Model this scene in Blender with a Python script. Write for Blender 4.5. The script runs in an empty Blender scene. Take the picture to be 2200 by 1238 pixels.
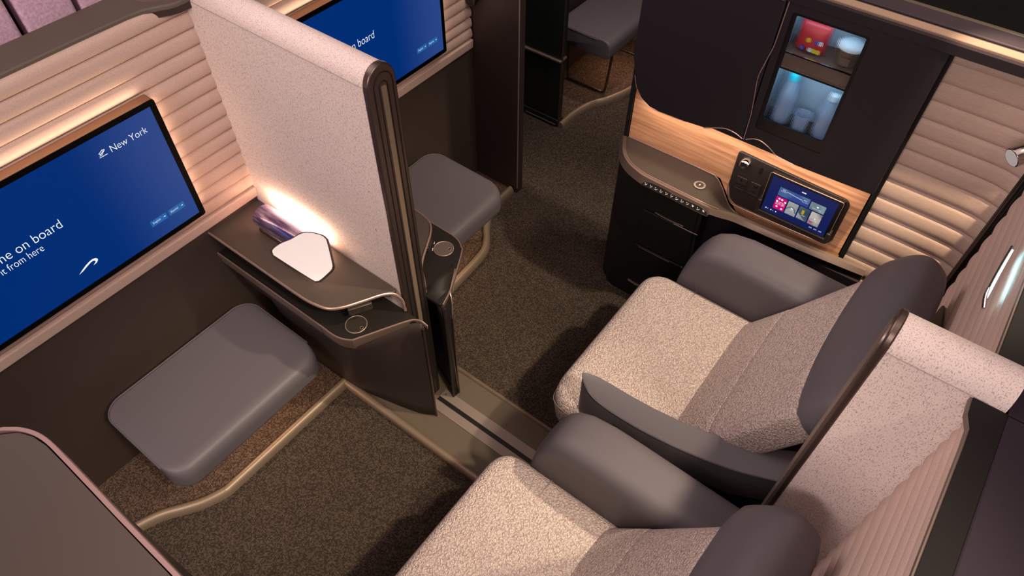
import bpy, math, random
from mathutils import Vector, Matrix
random.seed(7)
S = bpy.context.scene
COL = S.collection
PI = math.pi
V = Vector

# ------------------------------------------------------------------ camera, world, lights, exposure
cam_d = bpy.data.cameras.new('camera')
cam = bpy.data.objects.new('camera', cam_d)
COL.objects.link(cam)
cam_d.sensor_width = 36.0
cam_d.lens = 1501.2 / 2200 * 36.0
cam_d.clip_start = 0.02
rot = (Matrix.Rotation(math.radians(-53.0105), 4, 'Z') @ Matrix.Rotation(math.radians(39.5514), 4, 'X')
       @ Matrix.Rotation(math.radians(0.3953), 4, 'Z'))
cam.matrix_world = Matrix.Translation((0, 0, 2.4)) @ rot
S.camera = cam

S.view_settings.view_transform = 'Standard'
S.view_settings.look = 'None'
S.view_settings.gamma = 1.0
S.view_settings.use_curve_mapping = False
S.view_settings.exposure = 0.05

W = bpy.data.worlds.new('world')
S.world = W
W.use_nodes = True
W.node_tree.nodes['Background'].inputs[0].default_value = (1.0, 0.80, 0.70, 1)
W.node_tree.nodes['Background'].inputs[1].default_value = 0.07


def area(name, loc, target, size, power, color, size_y=None, spread=None):
    d = bpy.data.lights.new(name, 'AREA')
    d.energy = power
    d.color = color
    d.size = size
    if size_y:
        d.shape = 'RECTANGLE'
        d.size_y = size_y
    if spread:
        d.spread = math.radians(spread)
    o = bpy.data.objects.new(name, d)
    COL.objects.link(o)
    o.location = loc
    o.rotation_euler = (V(target) - V(loc)).to_track_quat('-Z', 'Y').to_euler()
    return o


def spot(name, loc, target, power, color, angle, blend=0.5, radius=0.03):
    d = bpy.data.lights.new(name, 'SPOT')
    d.energy = power
    d.color = color
    d.spot_size = math.radians(angle)
    d.spot_blend = blend
    d.shadow_soft_size = radius
    o = bpy.data.objects.new(name, d)
    COL.objects.link(o)
    o.location = loc
    o.rotation_euler = (V(target) - V(loc)).to_track_quat('-Z', 'Y').to_euler()
    return o


# cabin ceiling wash, added fill lights, and the warm aisle downlights behind the seats
area('ceiling_wash', (0.4, 1.2, 3.6), (0.9, 0.8, 0.5), 3.0, 25, (1.0, 0.76, 0.72), 3.0)
area('forward_fill', (0.9, 3.4, 2.9), (1.0, -0.3, 1.0), 1.6, 46, (1.0, 0.82, 0.80), 0.8)  # added front fill to brighten the ribbed rear shells and seat backs
area('rear_fill', (0.5, -0.9, 3.5), (0.6, 1.8, 1.1), 1.6, 11, (1.0, 0.80, 0.72), 0.6, 90)  # added light to brighten the ribbed front wall
area('left_side_fill', (-2.2, 0.4, 2.7), (0.9, 0.9, 0.8), 1.4, 68, (1.0, 0.85, 0.79), 1.0)  # added fill brightening the partition and wardrobe faces turned left
spot('reading_key_right', (2.05, -1.03, 3.2), (1.35, 0.9, 0.0), 340, (1.0, 0.83, 0.60), 42, 0.6, 0.05)
spot('reading_key_left', (0.15, -1.03, 3.2), (0.42, 0.95, 0.0), 260, (1.0, 0.84, 0.64), 35, 0.5, 0.10)
spot('side_wall_wash', (1.67, -0.12, 3.2), (2.02, -0.03, 0.83), 650, (1.0, 0.80, 0.52), 10.0, 0.5, 0.03)
spot('aisle_downlight', (2.2, 0.6, 3.2), (2.45, 1.45, 0.0), 110, (1.0, 0.88, 0.80), 40, 0.9, 0.08)
spot('window_seat_downlight', (3.3, 1.2, 3.0), (3.25, 1.65, 0.4), 90, (1.0, 0.82, 0.72), 30, 0.8, 0.08)
# strip light hidden under the wardrobe doors, washing the wood panel
area('splashback_light', (1.952, 0.50, 0.884), (1.999, 0.50, 0.72), 0.80, 0.58, (1.0, 0.80, 0.64), 0.03)


# ------------------------------------------------------------------ materials
def nodes(name):
    m = bpy.data.materials.new(name)
    m.use_nodes = True
    nt = m.node_tree
    return m, nt, nt.nodes['Principled BSDF']


def mat(name, col, rough=0.5, metal=0.0, bump=None, var=None, emit=None, estr=0.0, coat=0.0, spec=0.5,
        stretch=None, aniso=0.0, trans=0.0, ior=1.45, sheen=0.0):
    """bump=(scale,strength,distance) var=(scale,colour2,contrast)"""
    m, nt, p = nodes(name)
    L = nt.links.new
    p.inputs['Base Color'].default_value = (*col, 1)
    p.inputs['Roughness'].default_value = rough
    p.inputs['Metallic'].default_value = metal
    p.inputs['Coat Weight'].default_value = coat
    p.inputs['Specular IOR Level'].default_value = spec
    p.inputs['Transmission Weight'].default_value = trans
    p.inputs['IOR'].default_value = ior
    p.inputs['Sheen Weight'].default_value = sheen
    tc = nt.nodes.new('ShaderNodeTexCoord')
    mp = nt.nodes.new('ShaderNodeMapping')
    L(tc.outputs['Object'], mp.inputs[0])
    if stretch:
        mp.inputs['Scale'].default_value = stretch
    if emit:
        p.inputs['Emission Color'].default_value = (*emit, 1)
        p.inputs['Emission Strength'].default_value = estr
    if var:
        n = nt.nodes.new('ShaderNodeTexNoise')
        n.inputs['Scale'].default_value = var[0]
        n.inputs['Detail'].default_value = 4
        L(mp.outputs[0], n.inputs['Vector'])
        r = nt.nodes.new('ShaderNodeValToRGB')
        c = var[2]
        r.color_ramp.elements[0].position = 0.5 - c
        r.color_ramp.elements[1].position = 0.5 + c
        r.color_ramp.elements[0].color = (*var[1], 1)
        r.color_ramp.elements[1].color = (*col, 1)
        L(n.outputs['Fac'], r.inputs[0])
        L(r.outputs[0], p.inputs['Base Color'])
    if bump:
        n = nt.nodes.new('ShaderNodeTexNoise')
        n.inputs['Scale'].default_value = bump[0]
        n.inputs['Detail'].default_value = 3
        L(mp.outputs[0], n.inputs['Vector'])
        b = nt.nodes.new('ShaderNodeBump')
        b.inputs['Strength'].default_value = bump[1]
        b.inputs['Distance'].default_value = bump[2]
        L(n.outputs['Fac'], b.inputs['Height'])
        L(b.outputs[0], p.inputs['Normal'])
    return m


def boucle():
    m, nt, p = nodes('boucle_fabric')
    L = nt.links.new
    tc = nt.nodes.new('ShaderNodeTexCoord')
    v = nt.nodes.new('ShaderNodeTexVoronoi')
    v.inputs['Scale'].default_value = 185
    n = nt.nodes.new('ShaderNodeTexNoise')
    n.inputs['Scale'].default_value = 90
    n.inputs['Detail'].default_value = 2
    mx = nt.nodes.new('ShaderNodeMix')
    mx.data_type = 'VECTOR'
    mx.inputs[0].default_value = 0.012
    L(tc.outputs['Object'], mx.inputs[4])
    L(n.outputs['Color'], mx.inputs[5])
    L(tc.outputs['Object'], n.inputs['Vector'])
    L(mx.outputs[1], v.inputs['Vector'])
    r = nt.nodes.new('ShaderNodeValToRGB')
    r.color_ramp.elements[0].position = 0.05
    r.color_ramp.elements[0].color = (0.74, 0.62, 0.545, 1)
    r.color_ramp.elements[1].position = 0.75
    r.color_ramp.elements[1].color = (0.38, 0.29, 0.27, 1)
    L(v.outputs['Distance'], r.inputs[0])
    L(r.outputs[0], p.inputs['Base Color'])
    p.inputs['Roughness'].default_value = 0.95
    p.inputs['Specular IOR Level'].default_value = 0.15
    b = nt.nodes.new('ShaderNodeBump')
    b.invert = True
    b.inputs['Strength'].default_value = 1.0
    b.inputs['Distance'].default_value = 0.004
    L(v.outputs['Distance'], b.inputs['Height'])
    L(b.outputs[0], p.inputs['Normal'])
    return m


def speckle_fabric():
    m, nt, p = nodes('speckled_partition_fabric')
    L = nt.links.new
    tc = nt.nodes.new('ShaderNodeTexCoord')
    mp = nt.nodes.new('ShaderNodeMapping')
    mp.inputs['Scale'].default_value = (1.0, 1.0, 0.45)
    L(tc.outputs['Object'], mp.inputs[0])
    n = nt.nodes.new('ShaderNodeTexNoise')
    n.inputs['Scale'].default_value = 460
    n.inputs['Detail'].default_value = 2
    L(mp.outputs[0], n.inputs['Vector'])
    r = nt.nodes.new('ShaderNodeValToRGB')
    e = r.color_ramp.elements
    e[0].position = 0.30
    e[0].color = (0.37, 0.275, 0.28, 1)
    e[1].position = 0.48
    e[1].color = (0.70, 0.575, 0.54, 1)
    L(n.outputs['Fac'], r.inputs[0])
    n2 = nt.nodes.new('ShaderNodeTexNoise')
    n2.inputs['Scale'].default_value = 55
    L(mp.outputs[0], n2.inputs['Vector'])
    r2 = nt.nodes.new('ShaderNodeValToRGB')
    r2.color_ramp.elements[0].position = 0.76
    r2.color_ramp.elements[0].color = (0, 0, 0, 1)
    r2.color_ramp.elements[1].position = 0.79
    r2.color_ramp.elements[1].color = (1, 1, 1, 1)
    L(n2.outputs['Fac'], r2.inputs[0])
    mx = nt.nodes.new('ShaderNodeMix')
    mx.data_type = 'RGBA'
    mx.inputs[7].default_value = (0.55, 0.05, 0.06, 1)
    L(r2.outputs[0], mx.inputs[0])
    L(r.outputs[0], mx.inputs[6])
    L(mx.outputs[2], p.inputs['Base Color'])
    p.inputs['Roughness'].default_value = 0.9
    p.inputs['Specular IOR Level'].default_value = 0.2
    b = nt.nodes.new('ShaderNodeBump')
    b.inputs['Strength'].default_value = 0.3
    b.inputs['Distance'].default_value = 0.001
    L(n.outputs['Fac'], b.inputs['Height'])
    L(b.outputs[0], p.inputs['Normal'])
    return m


def carpet(name, c1, c2, scale=260):
    m, nt, p = nodes(name)
    L = nt.links.new
    tc = nt.nodes.new('ShaderNodeTexCoord')
    mp = nt.nodes.new('ShaderNodeMapping')
    mp.inputs['Rotation'].default_value = (0, 0, math.radians(45))
    L(tc.outputs['Object'], mp.inputs[0])
    ck = nt.nodes.new('ShaderNodeTexVoronoi')
    ck.distance = 'CHEBYCHEV'
    ck.inputs['Scale'].default_value = scale
    ck.inputs['Randomness'].default_value = 0.35
    L(mp.outputs[0], ck.inputs['Vector'])
    n = nt.nodes.new('ShaderNodeTexNoise')
    n.inputs['Scale'].default_value = scale * 0.8
    n.inputs['Detail'].default_value = 3
    L(mp.outputs[0], n.inputs['Vector'])
    mu = nt.nodes.new('ShaderNodeMath')
    mu.operation = 'MULTIPLY'
    sep = nt.nodes.new('ShaderNodeSeparateColor')
    L(ck.outputs['Color'], sep.inputs[0])
    L(sep.outputs[0], mu.inputs[0])
    L(n.outputs['Fac'], mu.inputs[1])
    r = nt.nodes.new('ShaderNodeValToRGB')
    r.color_ramp.elements[0].position = 0.12
    r.color_ramp.elements[0].color = (*c1, 1)
    r.color_ramp.elements[1].position = 0.50
    r.color_ramp.elements[1].color = (*c2, 1)
    L(mu.outputs[0], r.inputs[0])
    L(r.outputs[0], p.inputs['Base Color'])
    p.inputs['Roughness'].default_value = 0.95
    p.inputs['Specular IOR Level'].default_value = 0.1
    b = nt.nodes.new('ShaderNodeBump')
    b.inputs['Strength'].default_value = 0.8
    b.inputs['Distance'].default_value = 0.002
    b.invert = True
    L(ck.outputs['Distance'], b.inputs['Height'])
    L(b.outputs[0], p.inputs['Normal'])
    return m


def wood():
    m, nt, p = nodes('warm_wood_veneer')
    L = nt.links.new
    tc = nt.nodes.new('ShaderNodeTexCoord')
    mp = nt.nodes.new('ShaderNodeMapping')
    mp.inputs['Scale'].default_value = (1, 1.1, 20)
    L(tc.outputs['Object'], mp.inputs[0])
    n = nt.nodes.new('ShaderNodeTexNoise')
    n.inputs['Scale'].default_value = 3.2
    n.inputs['Detail'].default_value = 8
    n.inputs['Distortion'].default_value = 0.6
    L(mp.outputs[0], n.inputs['Vector'])
    r = nt.nodes.new('ShaderNodeValToRGB')
    r.color_ramp.elements[0].position = 0.32
    r.color_ramp.elements[0].color = (0.42, 0.19, 0.09, 1)
    r.color_ramp.elements[1].position = 0.62
    r.color_ramp.elements[1].color = (0.72, 0.38, 0.21, 1)
    L(n.outputs['Fac'], r.inputs[0])
    L(r.outputs[0], p.inputs['Base Color'])
    p.inputs['Roughness'].default_value = 0.42
    return m


def tab_photo(name, c1, c2, scale):
    m, nt, p = nodes(name)
    L = nt.links.new
    tc = nt.nodes.new('ShaderNodeTexCoord')
    n = nt.nodes.new('ShaderNodeTexNoise')
    n.inputs['Scale'].default_value = scale
    L(tc.outputs['Object'], n.inputs['Vector'])
    r = nt.nodes.new('ShaderNodeValToRGB')
    r.color_ramp.elements[0].position = 0.38
    r.color_ramp.elements[0].color = (*c1, 1)
    r.color_ramp.elements[1].position = 0.6
    r.color_ramp.elements[1].color = (*c2, 1)
    L(n.outputs['Fac'], r.inputs[0])
    L(r.outputs[0], p.inputs['Emission Color'])
    p.inputs['Emission Strength'].default_value = 0.75
    p.inputs['Base Color'].default_value = (0.01, 0.01, 0.01, 1)
    return m


def screen_blue():
    m, nt, p = nodes('blue_screen')
    L = nt.links.new
    tc = nt.nodes.new('ShaderNodeTexCoord')
    sx = nt.nodes.new('ShaderNodeSeparateXYZ')
    L(tc.outputs['Generated'], sx.inputs[0])
    r = nt.nodes.new('ShaderNodeValToRGB')
    r.color_ramp.interpolation = 'EASE'
    r.color_ramp.elements[0].position = 0.62
    r.color_ramp.elements[0].color = (0.0, 0.025, 0.165, 1)
    r.color_ramp.elements[1].position = 1.0
    r.color_ramp.elements[1].color = (0.022, 0.058, 0.23, 1)
    L(sx.outputs[0], r.inputs[0])
    L(r.outputs[0], p.inputs['Emission Color'])
    p.inputs['Emission Strength'].default_value = 1.0
    p.inputs['Base Color'].default_value = (0.0, 0.0, 0.0, 1)
    p.inputs['Roughness'].default_value = 0.4
    p.inputs['Specular IOR Level'].default_value = 0.1
    return m


M = dict(
    boucle=boucle(),
    speckle=speckle_fabric(),
    louver=mat('ribbed_suede', (0.59, 0.43, 0.37), 0.85, bump=(600, 0.25, 0.0006), var=(300, (0.48, 0.345, 0.295), 0.25), spec=0.2),
    louver_silk=mat('ribbed_silk', (0.56, 0.40, 0.33), 0.6, bump=(120, 0.3, 0.0006), var=(60, (0.44, 0.31, 0.26), 0.3), spec=0.35, stretch=(1, 1, 9)),
    leather=mat('grey_leather', (0.106, 0.091, 0.101), 0.47, bump=(700, 0.12, 0.0004), spec=0.4),
    leather_dark=mat('dark_leather_piping', (0.06, 0.05, 0.058), 0.5),
    brown=mat('dark_brown_panel', (0.045, 0.03, 0.024), 0.55, bump=(900, 0.1, 0.0003)),
    brown_side=mat('dark_brown_side', (0.035, 0.022, 0.021), 0.5, bump=(900, 0.1, 0.0003)),
    aubergine=mat('near_black_plum_panel', (0.012, 0.008, 0.012), 0.42, bump=(900, 0.08, 0.0003)),
    black=mat('black', (0.004, 0.004, 0.004), 0.5),
    gloss_black=mat('gloss_black', (0.006, 0.005, 0.005), 0.3),
    bezel=mat('screen_bezel', (0.001, 0.001, 0.001), 0.6, spec=0.1),
    tray=mat('soft_touch_bronze', (0.062, 0.048, 0.038), 0.38, bump=(150, 0.15, 0.0006)),
    shelf=mat('soft_touch_dark', (0.015, 0.012, 0.010), 0.5, spec=0.3, bump=(500, 0.1, 0.0004)),
    rose=mat('rose_bronze_metal', (0.50, 0.34, 0.29), 0.35, metal=0.7),
    bronze=mat('dark_bronze_metal', (0.14, 0.10, 0.088), 0.36, metal=0.85),
    satin=mat('satin_bronze_band', (0.24, 0.17, 0.14), 0.38, metal=0.65),
    chrome=mat('chrome', (0.75, 0.72, 0.72), 0.08, metal=1.0),
    lamp_chrome=mat('smoky_chrome', (0.50, 0.44, 0.42), 0.15, metal=1.0),
    stitch=mat('stitch_thread', (0.33, 0.25, 0.24), 0.9),
    iris=mat('iridescent_chrome', (0.62, 0.56, 0.80), 0.16, metal=0.85, var=(16, (0.20, 0.14, 0.34), 0.12), stretch=(5, 0.8, 5)),
    rail=mat('anodised_taupe_rail', (0.26, 0.19, 0.135), 0.45, metal=0.45),
    track=mat('track_metal', (0.30, 0.235, 0.20), 0.5, metal=0.5),
    vinyl=mat('textured_vinyl', (0.105, 0.078, 0.052), 0.6, bump=(160, 0.7, 0.002)),
    carpet=carpet('brown_carpet', (0.030, 0.0215, 0.016), (0.086, 0.063, 0.047), 230),
    carpet_well_lit=carpet('footwell_carpet_lit', (0.038, 0.024, 0.017), (0.125, 0.083, 0.060), 230),  # carpet made lighter in colour for the lit footwells
    wood=wood(),
    mirror=mat('mirror_white_reflection', (0.95, 0.92, 0.90), 0.25, spec=0.8),  # plain white paint stands in for the bright ceiling reflected in the mirror
    panel=mat('control_panel', (0.022, 0.016, 0.014), 0.4, bump=(600, 0.08, 0.0003)),
    white_e=mat('white_text', (0.0, 0.0, 0.0), 0.5, emit=(0.95, 0.97, 1.0), estr=0.95),
    icon=mat('white_icon', (0.75, 0.72, 0.70), 0.5, emit=(1, 0.95, 0.9), estr=0.15),
    button_e=mat('blue_button', (0.0, 0.0, 0.0), 0.5, emit=(0.012, 0.12, 0.36), estr=1.0),
    screen=screen_blue(),
    tan=mat('tan_trim', (0.19, 0.125, 0.10), 0.75, spec=0.2),
    rim_pink=mat('rose_metal_rim', (0.30, 0.185, 0.175), 0.35, metal=0.5),
    lip=mat('shell_lip', (0.12, 0.085, 0.07), 0.5),
    ledge_dark=mat('dark_ledge_board', (0.008, 0.006, 0.006), 0.6, spec=0.25),
    ledge=mat('bronze_ledge_top', (0.105, 0.083, 0.066), 0.6, bump=(900, 0.1, 0.0002)),
    plum=mat('plum_grey_cabinet_top', (0.026, 0.018, 0.025), 0.6, spec=0.2, bump=(40, 0.2, 0.0006), stretch=(1, 0.08, 1)),
    purple=mat('purple_fabric', (0.68, 0.46, 0.58), 0.9, bump=(260, 0.6, 0.001), var=(140, (0.46, 0.29, 0.40), 0.2)),
    green=mat('dark_green_lacquer', (0.010, 0.013, 0.011), 0.35),
    streak=mat('dark_streaked_veneer', (0.022, 0.022, 0.016), 0.6, var=(30, (0.010, 0.011, 0.009), 0.3), stretch=(1, 0.2, 1)),
    warm_e=mat('warm_led', (1, 1, 1), 0.5, emit=(1.0, 0.62, 0.36), estr=14),
    cyan_e=mat('cool_led', (1, 1, 1), 0.5, emit=(0.75, 0.98, 1.0), estr=9),
    fridge_e=mat('fridge_led', (1, 1, 1), 0.5, emit=(0.55, 0.80, 1.0), estr=7),
    fridge=mat('fridge_lining', (0.34, 0.44, 0.52), 0.5),
    glass=mat('ribbed_glass', (0.86, 0.94, 1.0), 0.02, trans=1.0, ior=1.25),
    crisp_red=mat('crisp_packet_red', (0.60, 0.03, 0.04), 0.4),
    crisp_yellow=mat('crisp_packet_yellow', (0.75, 0.62, 0.04), 0.4),
    crisp_blue=mat('crisp_packet_blue', (0.08, 0.08, 0.45), 0.4),
    white=mat('white_ceramic', (0.7, 0.75, 0.78), 0.4),
    box_brown=mat('brown_card', (0.16, 0.09, 0.06), 0.6),
    cap=mat('turquoise_cap', (0.02, 0.55, 0.68), 0.4),
    bottle=mat('clear_bottle', (0.55, 0.66, 0.85), 0.15, trans=0.5, ior=1.3),
    lid=mat('lid_bronze', (0.19, 0.145, 0.125), 0.35, metal=0.5),
    mark=mat('pale_printed_ring', (0.36, 0.29, 0.25), 0.5),
    lid_dark=mat('lid_dark', (0.045, 0.036, 0.030), 0.3, metal=0.3),
    olive=mat('olive_seat_side', (0.055, 0.045, 0.018), 0.8, bump=(300, 0.5, 0.001)),
    tile_pink=mat('tile_magenta', (0, 0, 0), 0.5, emit=(0.62, 0.0, 0.16), estr=0.9),
    tile_blue=tab_photo('tile_blue', (0.02, 0.06, 0.32), (0.12, 0.25, 0.42), 14),
    tile_grey=tab_photo('tile_grey', (0.22, 0.25, 0.28), (0.50, 0.50, 0.50), 9),
    tile_teal=tab_photo('tile_teal', (0.06, 0.12, 0.17), (0.26, 0.36, 0.42), 16),
    tile_navy=tab_photo('tile_navy', (0.03, 0.06, 0.10), (0.12, 0.18, 0.25), 9),
    tile_food=tab_photo('tile_food', (0.28, 0.24, 0.22), (0.62, 0.56, 0.52), 24),
    tablet_bg=mat('tablet_background', (0, 0, 0), 0.3, emit=(0.006, 0.012, 0.085), estr=1.0),
)


# ------------------------------------------------------------------ mesh helpers (all coordinates are metres in the cabin)
def finish(name, verts, faces, m, parent=None, smooth=True, bevel=0.0, seg=2, angle=35, subsurf=0):
    me = bpy.data.meshes.new(name)
    off = V(parent['_base']) if parent is not None else V((0, 0, 0))
    me.from_pydata([tuple(V(v) - off) for v in verts], [], faces)
    me.update()
    o = bpy.data.objects.new(name, me)
    COL.objects.link(o)
    if parent is not None:
        o.parent = parent
        o['_base'] = tuple(off)
    else:
        o['_base'] = (0, 0, 0)
    if m is not None:
        me.materials.append(m if not isinstance(m, str) else M[m])
    import bmesh
    bm = bmesh.new()
    bm.from_mesh(me)
    bmesh.ops.recalc_face_normals(bm, faces=bm.faces)
    bm.to_mesh(me)
    bm.free()
    if bevel:
        b = o.modifiers.new('bevel', 'BEVEL')
        b.width = bevel
        b.segments = seg
        b.limit_method = 'ANGLE'
        b.angle_limit = math.radians(30)
    if subsurf:
        s = o.modifiers.new('subdivision', 'SUBSURF')
        s.levels = subsurf
        s.render_levels = subsurf
    if smooth:
        for p in me.polygons:
            p.use_smooth = True
        try:
            me.set_sharp_from_angle(angle=math.radians(angle))
        except Exception:
            pass
    return o


def thing(name, base, label, cat, group=None):
    o = bpy.data.objects.new(name, None)
    o.empty_display_size = 0.05
    COL.objects.link(o)
    o.location = base
    o['_base'] = tuple(base)
    return tag(o, label, cat, group)


def tag(o, label, cat, group=None):
    o['label'] = label
    o['category'] = cat
    if group:
        o['group'] = group
    return o


def struct(o):
    o['kind'] = 'structure'
    return o


def box(name, b, m, parent=None, bevel=0.0, seg=2):
    x0, x1, y0, y1, z0, z1 = b
    vs = [(x, y, z) for x in (x0, x1) for y in (y0, y1) for z in (z0, z1)]
    fs = [(0, 1, 3, 2), (4, 6, 7, 5), (0, 4, 5, 1), (2, 3, 7, 6), (0, 2, 6, 4), (1, 5, 7, 3)]
    return finish(name, vs, fs, m, parent, bool(bevel), bevel, seg)


def rnd(pts, r, n=6):
    """round the corners of a closed 2D polygon; r a number or a list"""
    out = []
    k = len(pts)
    for i, p in enumerate(pts):
        ri = r[i] if isinstance(r, (list, tuple)) else r
        p = V(p)
        a = V(pts[i - 1]) - p
        b = V(pts[(i + 1) % k]) - p
        if ri <= 0:
            out.append(tuple(p))
            continue
        la, lb = a.length, b.length
        a.normalize()
        b.normalize()
        ang = a.angle(b)
        d = min(ri / max(math.tan(ang / 2), 1e-4), la * 0.49, lb * 0.49)
        s, e = p + a * d, p + b * d
        for j in range(n + 1):
            t = j / n
            q = s.lerp(p, t).lerp(p.lerp(e, t), t)
            out.append(tuple(q))
    return out


def prism(name, pts, axis, a0, a1, m, parent=None, bevel=0.0, seg=2, smooth=True):
    """closed 2D polygon extruded along axis x/y/z; the 2D coordinates are the two others in order"""
    def mk(p, a):
        if axis == 'x':
            return (a, p[0], p[1])
        if axis == 'y':
            return (p[0], a, p[1])
        return (p[0], p[1], a)
    n = len(pts)
    vs = [mk(p, a0) for p in pts] + [mk(p, a1) for p in pts]
    fs = [tuple(range(n)), tuple(range(2 * n - 1, n - 1, -1))]
    fs += [(i, (i + 1) % n, n + (i + 1) % n, n + i) for i in range(n)]
    return finish(name, vs, fs, m, parent, smooth, bevel, seg)


def frame(name, outer, inner, axis, a0, a1, m, parent=None):
    """flat ring between two polygons with equal point counts, with thickness"""
    def mk(p, a):
        if axis == 'x':
            return (a, p[0], p[1])
        if axis == 'y':
            return (p[0], a, p[1])
        return (p[0], p[1], a)
    n = len(outer)
    vs = [mk(p, a0) for p in outer] + [mk(p, a0) for p in inner] + [mk(p, a1) for p in outer] + [mk(p, a1) for p in inner]
    fs = []
    for i in range(n):
        j = (i + 1) % n
        fs += [(i, j, n + j, n + i), (2 * n + i, 3 * n + i, 3 * n + j, 2 * n + j), (i, 2 * n + i, 2 * n + j, j), (n + i, n + j, 3 * n + j, 3 * n + i)]
    return finish(name, vs, fs, m, parent, True)


def smooth_path(pts, n=8):
    pts = [V(p) for p in pts]
    if len(pts) < 3:
        return pts
    out = []
    P = [pts[0] * 2 - pts[1]] + pts + [pts[-1] * 2 - pts[-2]]
    for i in range(1, len(P) - 2):
        for j in range(n):
            t = j / n
            a, b, c, d = P[i - 1], P[i], P[i + 1], P[i + 2]
            out.append(0.5 * ((2 * b) + (c - a) * t + (2 * a - 5 * b + 4 * c - d) * t * t + (3 * b - a - 3 * c + d) * t ** 3))
    out.append(pts[-1])
    return out


def tube(name, pts, r, m, parent=None, smooth=8, closed=False, ry=None, seg=10):
    P = smooth_path(pts, smooth) if smooth else [V(p) for p in pts]
    n = len(P)
    vs, fs = [], []
    up = V((0, 0, 1))
    for i, p in enumerate(P):
        if closed:
            t = P[(i + 1) % n] - P[i - 1]
        else:
            t = P[min(i + 1, n - 1)] - P[max(i - 1, 0)]
        t.normalize()
        a = t.cross(up)
        if a.length < 0.05:
            a = t.cross(V((1, 0, 0)))
        a.normalize()
        b = a.cross(t)
        for k in range(seg):
            th = 2 * PI * k / seg
            vs.append(p + a * (r * math.cos(th)) + b * ((ry or r) * math.sin(th)))
    rg = n if closed else n - 1
    for i in range(rg):
        for k in range(seg):
            j = (i + 1) % n
            fs.append((i * seg + k, i * seg + (k + 1) % seg, j * seg + (k + 1) % seg, j * seg + k))
    if not closed:
        fs.append(tuple(range(seg)))
        fs.append(tuple(range((n - 1) * seg, n * seg)))
    return finish(name, vs, fs, m, parent, True, angle=50)


def sell(c, u, v, a, b, e=2.6, n=40):
    out = []
    for k in range(n):
        th = 2 * PI * k / n
        cs, sn = math.cos(th), math.sin(th)
        x = abs(cs) ** (2 / e) * (1 if cs >= 0 else -1)
        y = abs(sn) ** (2 / e) * (1 if sn >= 0 else -1)
        out.append(V(c) + V(u) * (a * x) + V(v) * (b * y))
    return out


def loft(name, rings, m, parent=None, angle=60, close=True):
    n = len(rings[0])
    vs = [p for r in rings for p in r]
    fs = []
    for i in range(len(rings) - 1):
        for k in range(n):
            fs.append((i * n + k, i * n + (k + 1) % n, (i + 1) * n + (k + 1) % n, (i + 1) * n + k))
    if close:
        fs.append(tuple(range(n)))
        fs.append(tuple(range((len(rings) - 1) * n, len(rings) * n)))
    return finish(name, vs, fs, m, parent, True, angle=angle)


def pad(name, st, m, parent=None, r0=0.03, r1=0.03, e=4.0, n=48, sm=6):
    """padded body: st = list of (centre, u, v, a, b); the ends are rounded with radii r0, r1"""
    def ip(t):
        f = t * (len(st) - 1)
        i = min(int(f), len(st) - 2)
        w = f - i
        A, B = st[i], st[i + 1]
        c = V(A[0]).lerp(V(B[0]), w)
        u = V(A[1]).lerp(V(B[1]), w).normalized()
        v = V(A[2]).lerp(V(B[2]), w).normalized()
        return c, u, v, A[3] * (1 - w) + B[3] * w, A[4] * (1 - w) + B[4] * w
    tot = sum((V(st[i + 1][0]) - V(st[i][0])).length for i in range(len(st) - 1))
    ts = []
    K = 7
    for j in range(K):
        th = (j / K) * PI / 2
        ts.append((r0 * (1 - math.cos(th)) / tot * 1.0, r0, math.sin(th)))
    ts = []
    for j in range(K):
        th = (j / K) * PI / 2
        ts.append((r0 * (1 - math.cos(th)) / tot, r0 * (1 - math.sin(th))))
    N = (len(st) - 1) * sm
    for j in range(N + 1):
        t = r0 / tot + (1 - (r0 + r1) / tot) * j / N
        ts.append((t, 0.0))
    for j in range(K - 1, -1, -1):
        th = (j / K) * PI / 2
        ts.append((1 - r1 * (1 - math.cos(th)) / tot, r1 * (1 - math.sin(th))))
    rings = []
    for t, sh in ts:
        c, u, v, a, b = ip(t)
        rings.append(sell(c, u, v, max(a - sh, 0.002), max(b - sh, 0.002), e, n))
    return loft(name, rings, m, parent)


def disc(name, c, r, h, m, parent=None, axis='z', n=40, bevel=0.0):
    c = V(c)
    pts = [(math.cos(2 * PI * k / n) * r, math.sin(2 * PI * k / n) * r) for k in range(n)]
    if axis == 'z':
        pts = [(c.x + a, c.y + b) for a, b in pts]
        return prism(name, pts, 'z', c.z, c.z + h, m, parent, bevel)
    if axis == 'x':
        pts = [(c.y + a, c.z + b) for a, b in pts]
        return prism(name, pts, 'x', c.x, c.x + h, m, parent, bevel)
    pts = [(c.x + a, c.z + b) for a, b in pts]
    return prism(name, pts, 'y', c.y, c.y + h, m, parent, bevel)


def ring(name, c, r, w, m, parent=None, axis='z', n=48):
    c = V(c)
    if axis == 'z':
        P = [c + V((math.cos(2 * PI * k / n) * r, math.sin(2 * PI * k / n) * r, 0)) for k in range(n)]
    else:
        P = [c + V((0, math.cos(2 * PI * k / n) * r, math.sin(2 * PI * k / n) * r)) for k in range(n)]
    return tube(name, P, w, m, parent, smooth=0, closed=True, seg=8)


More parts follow.
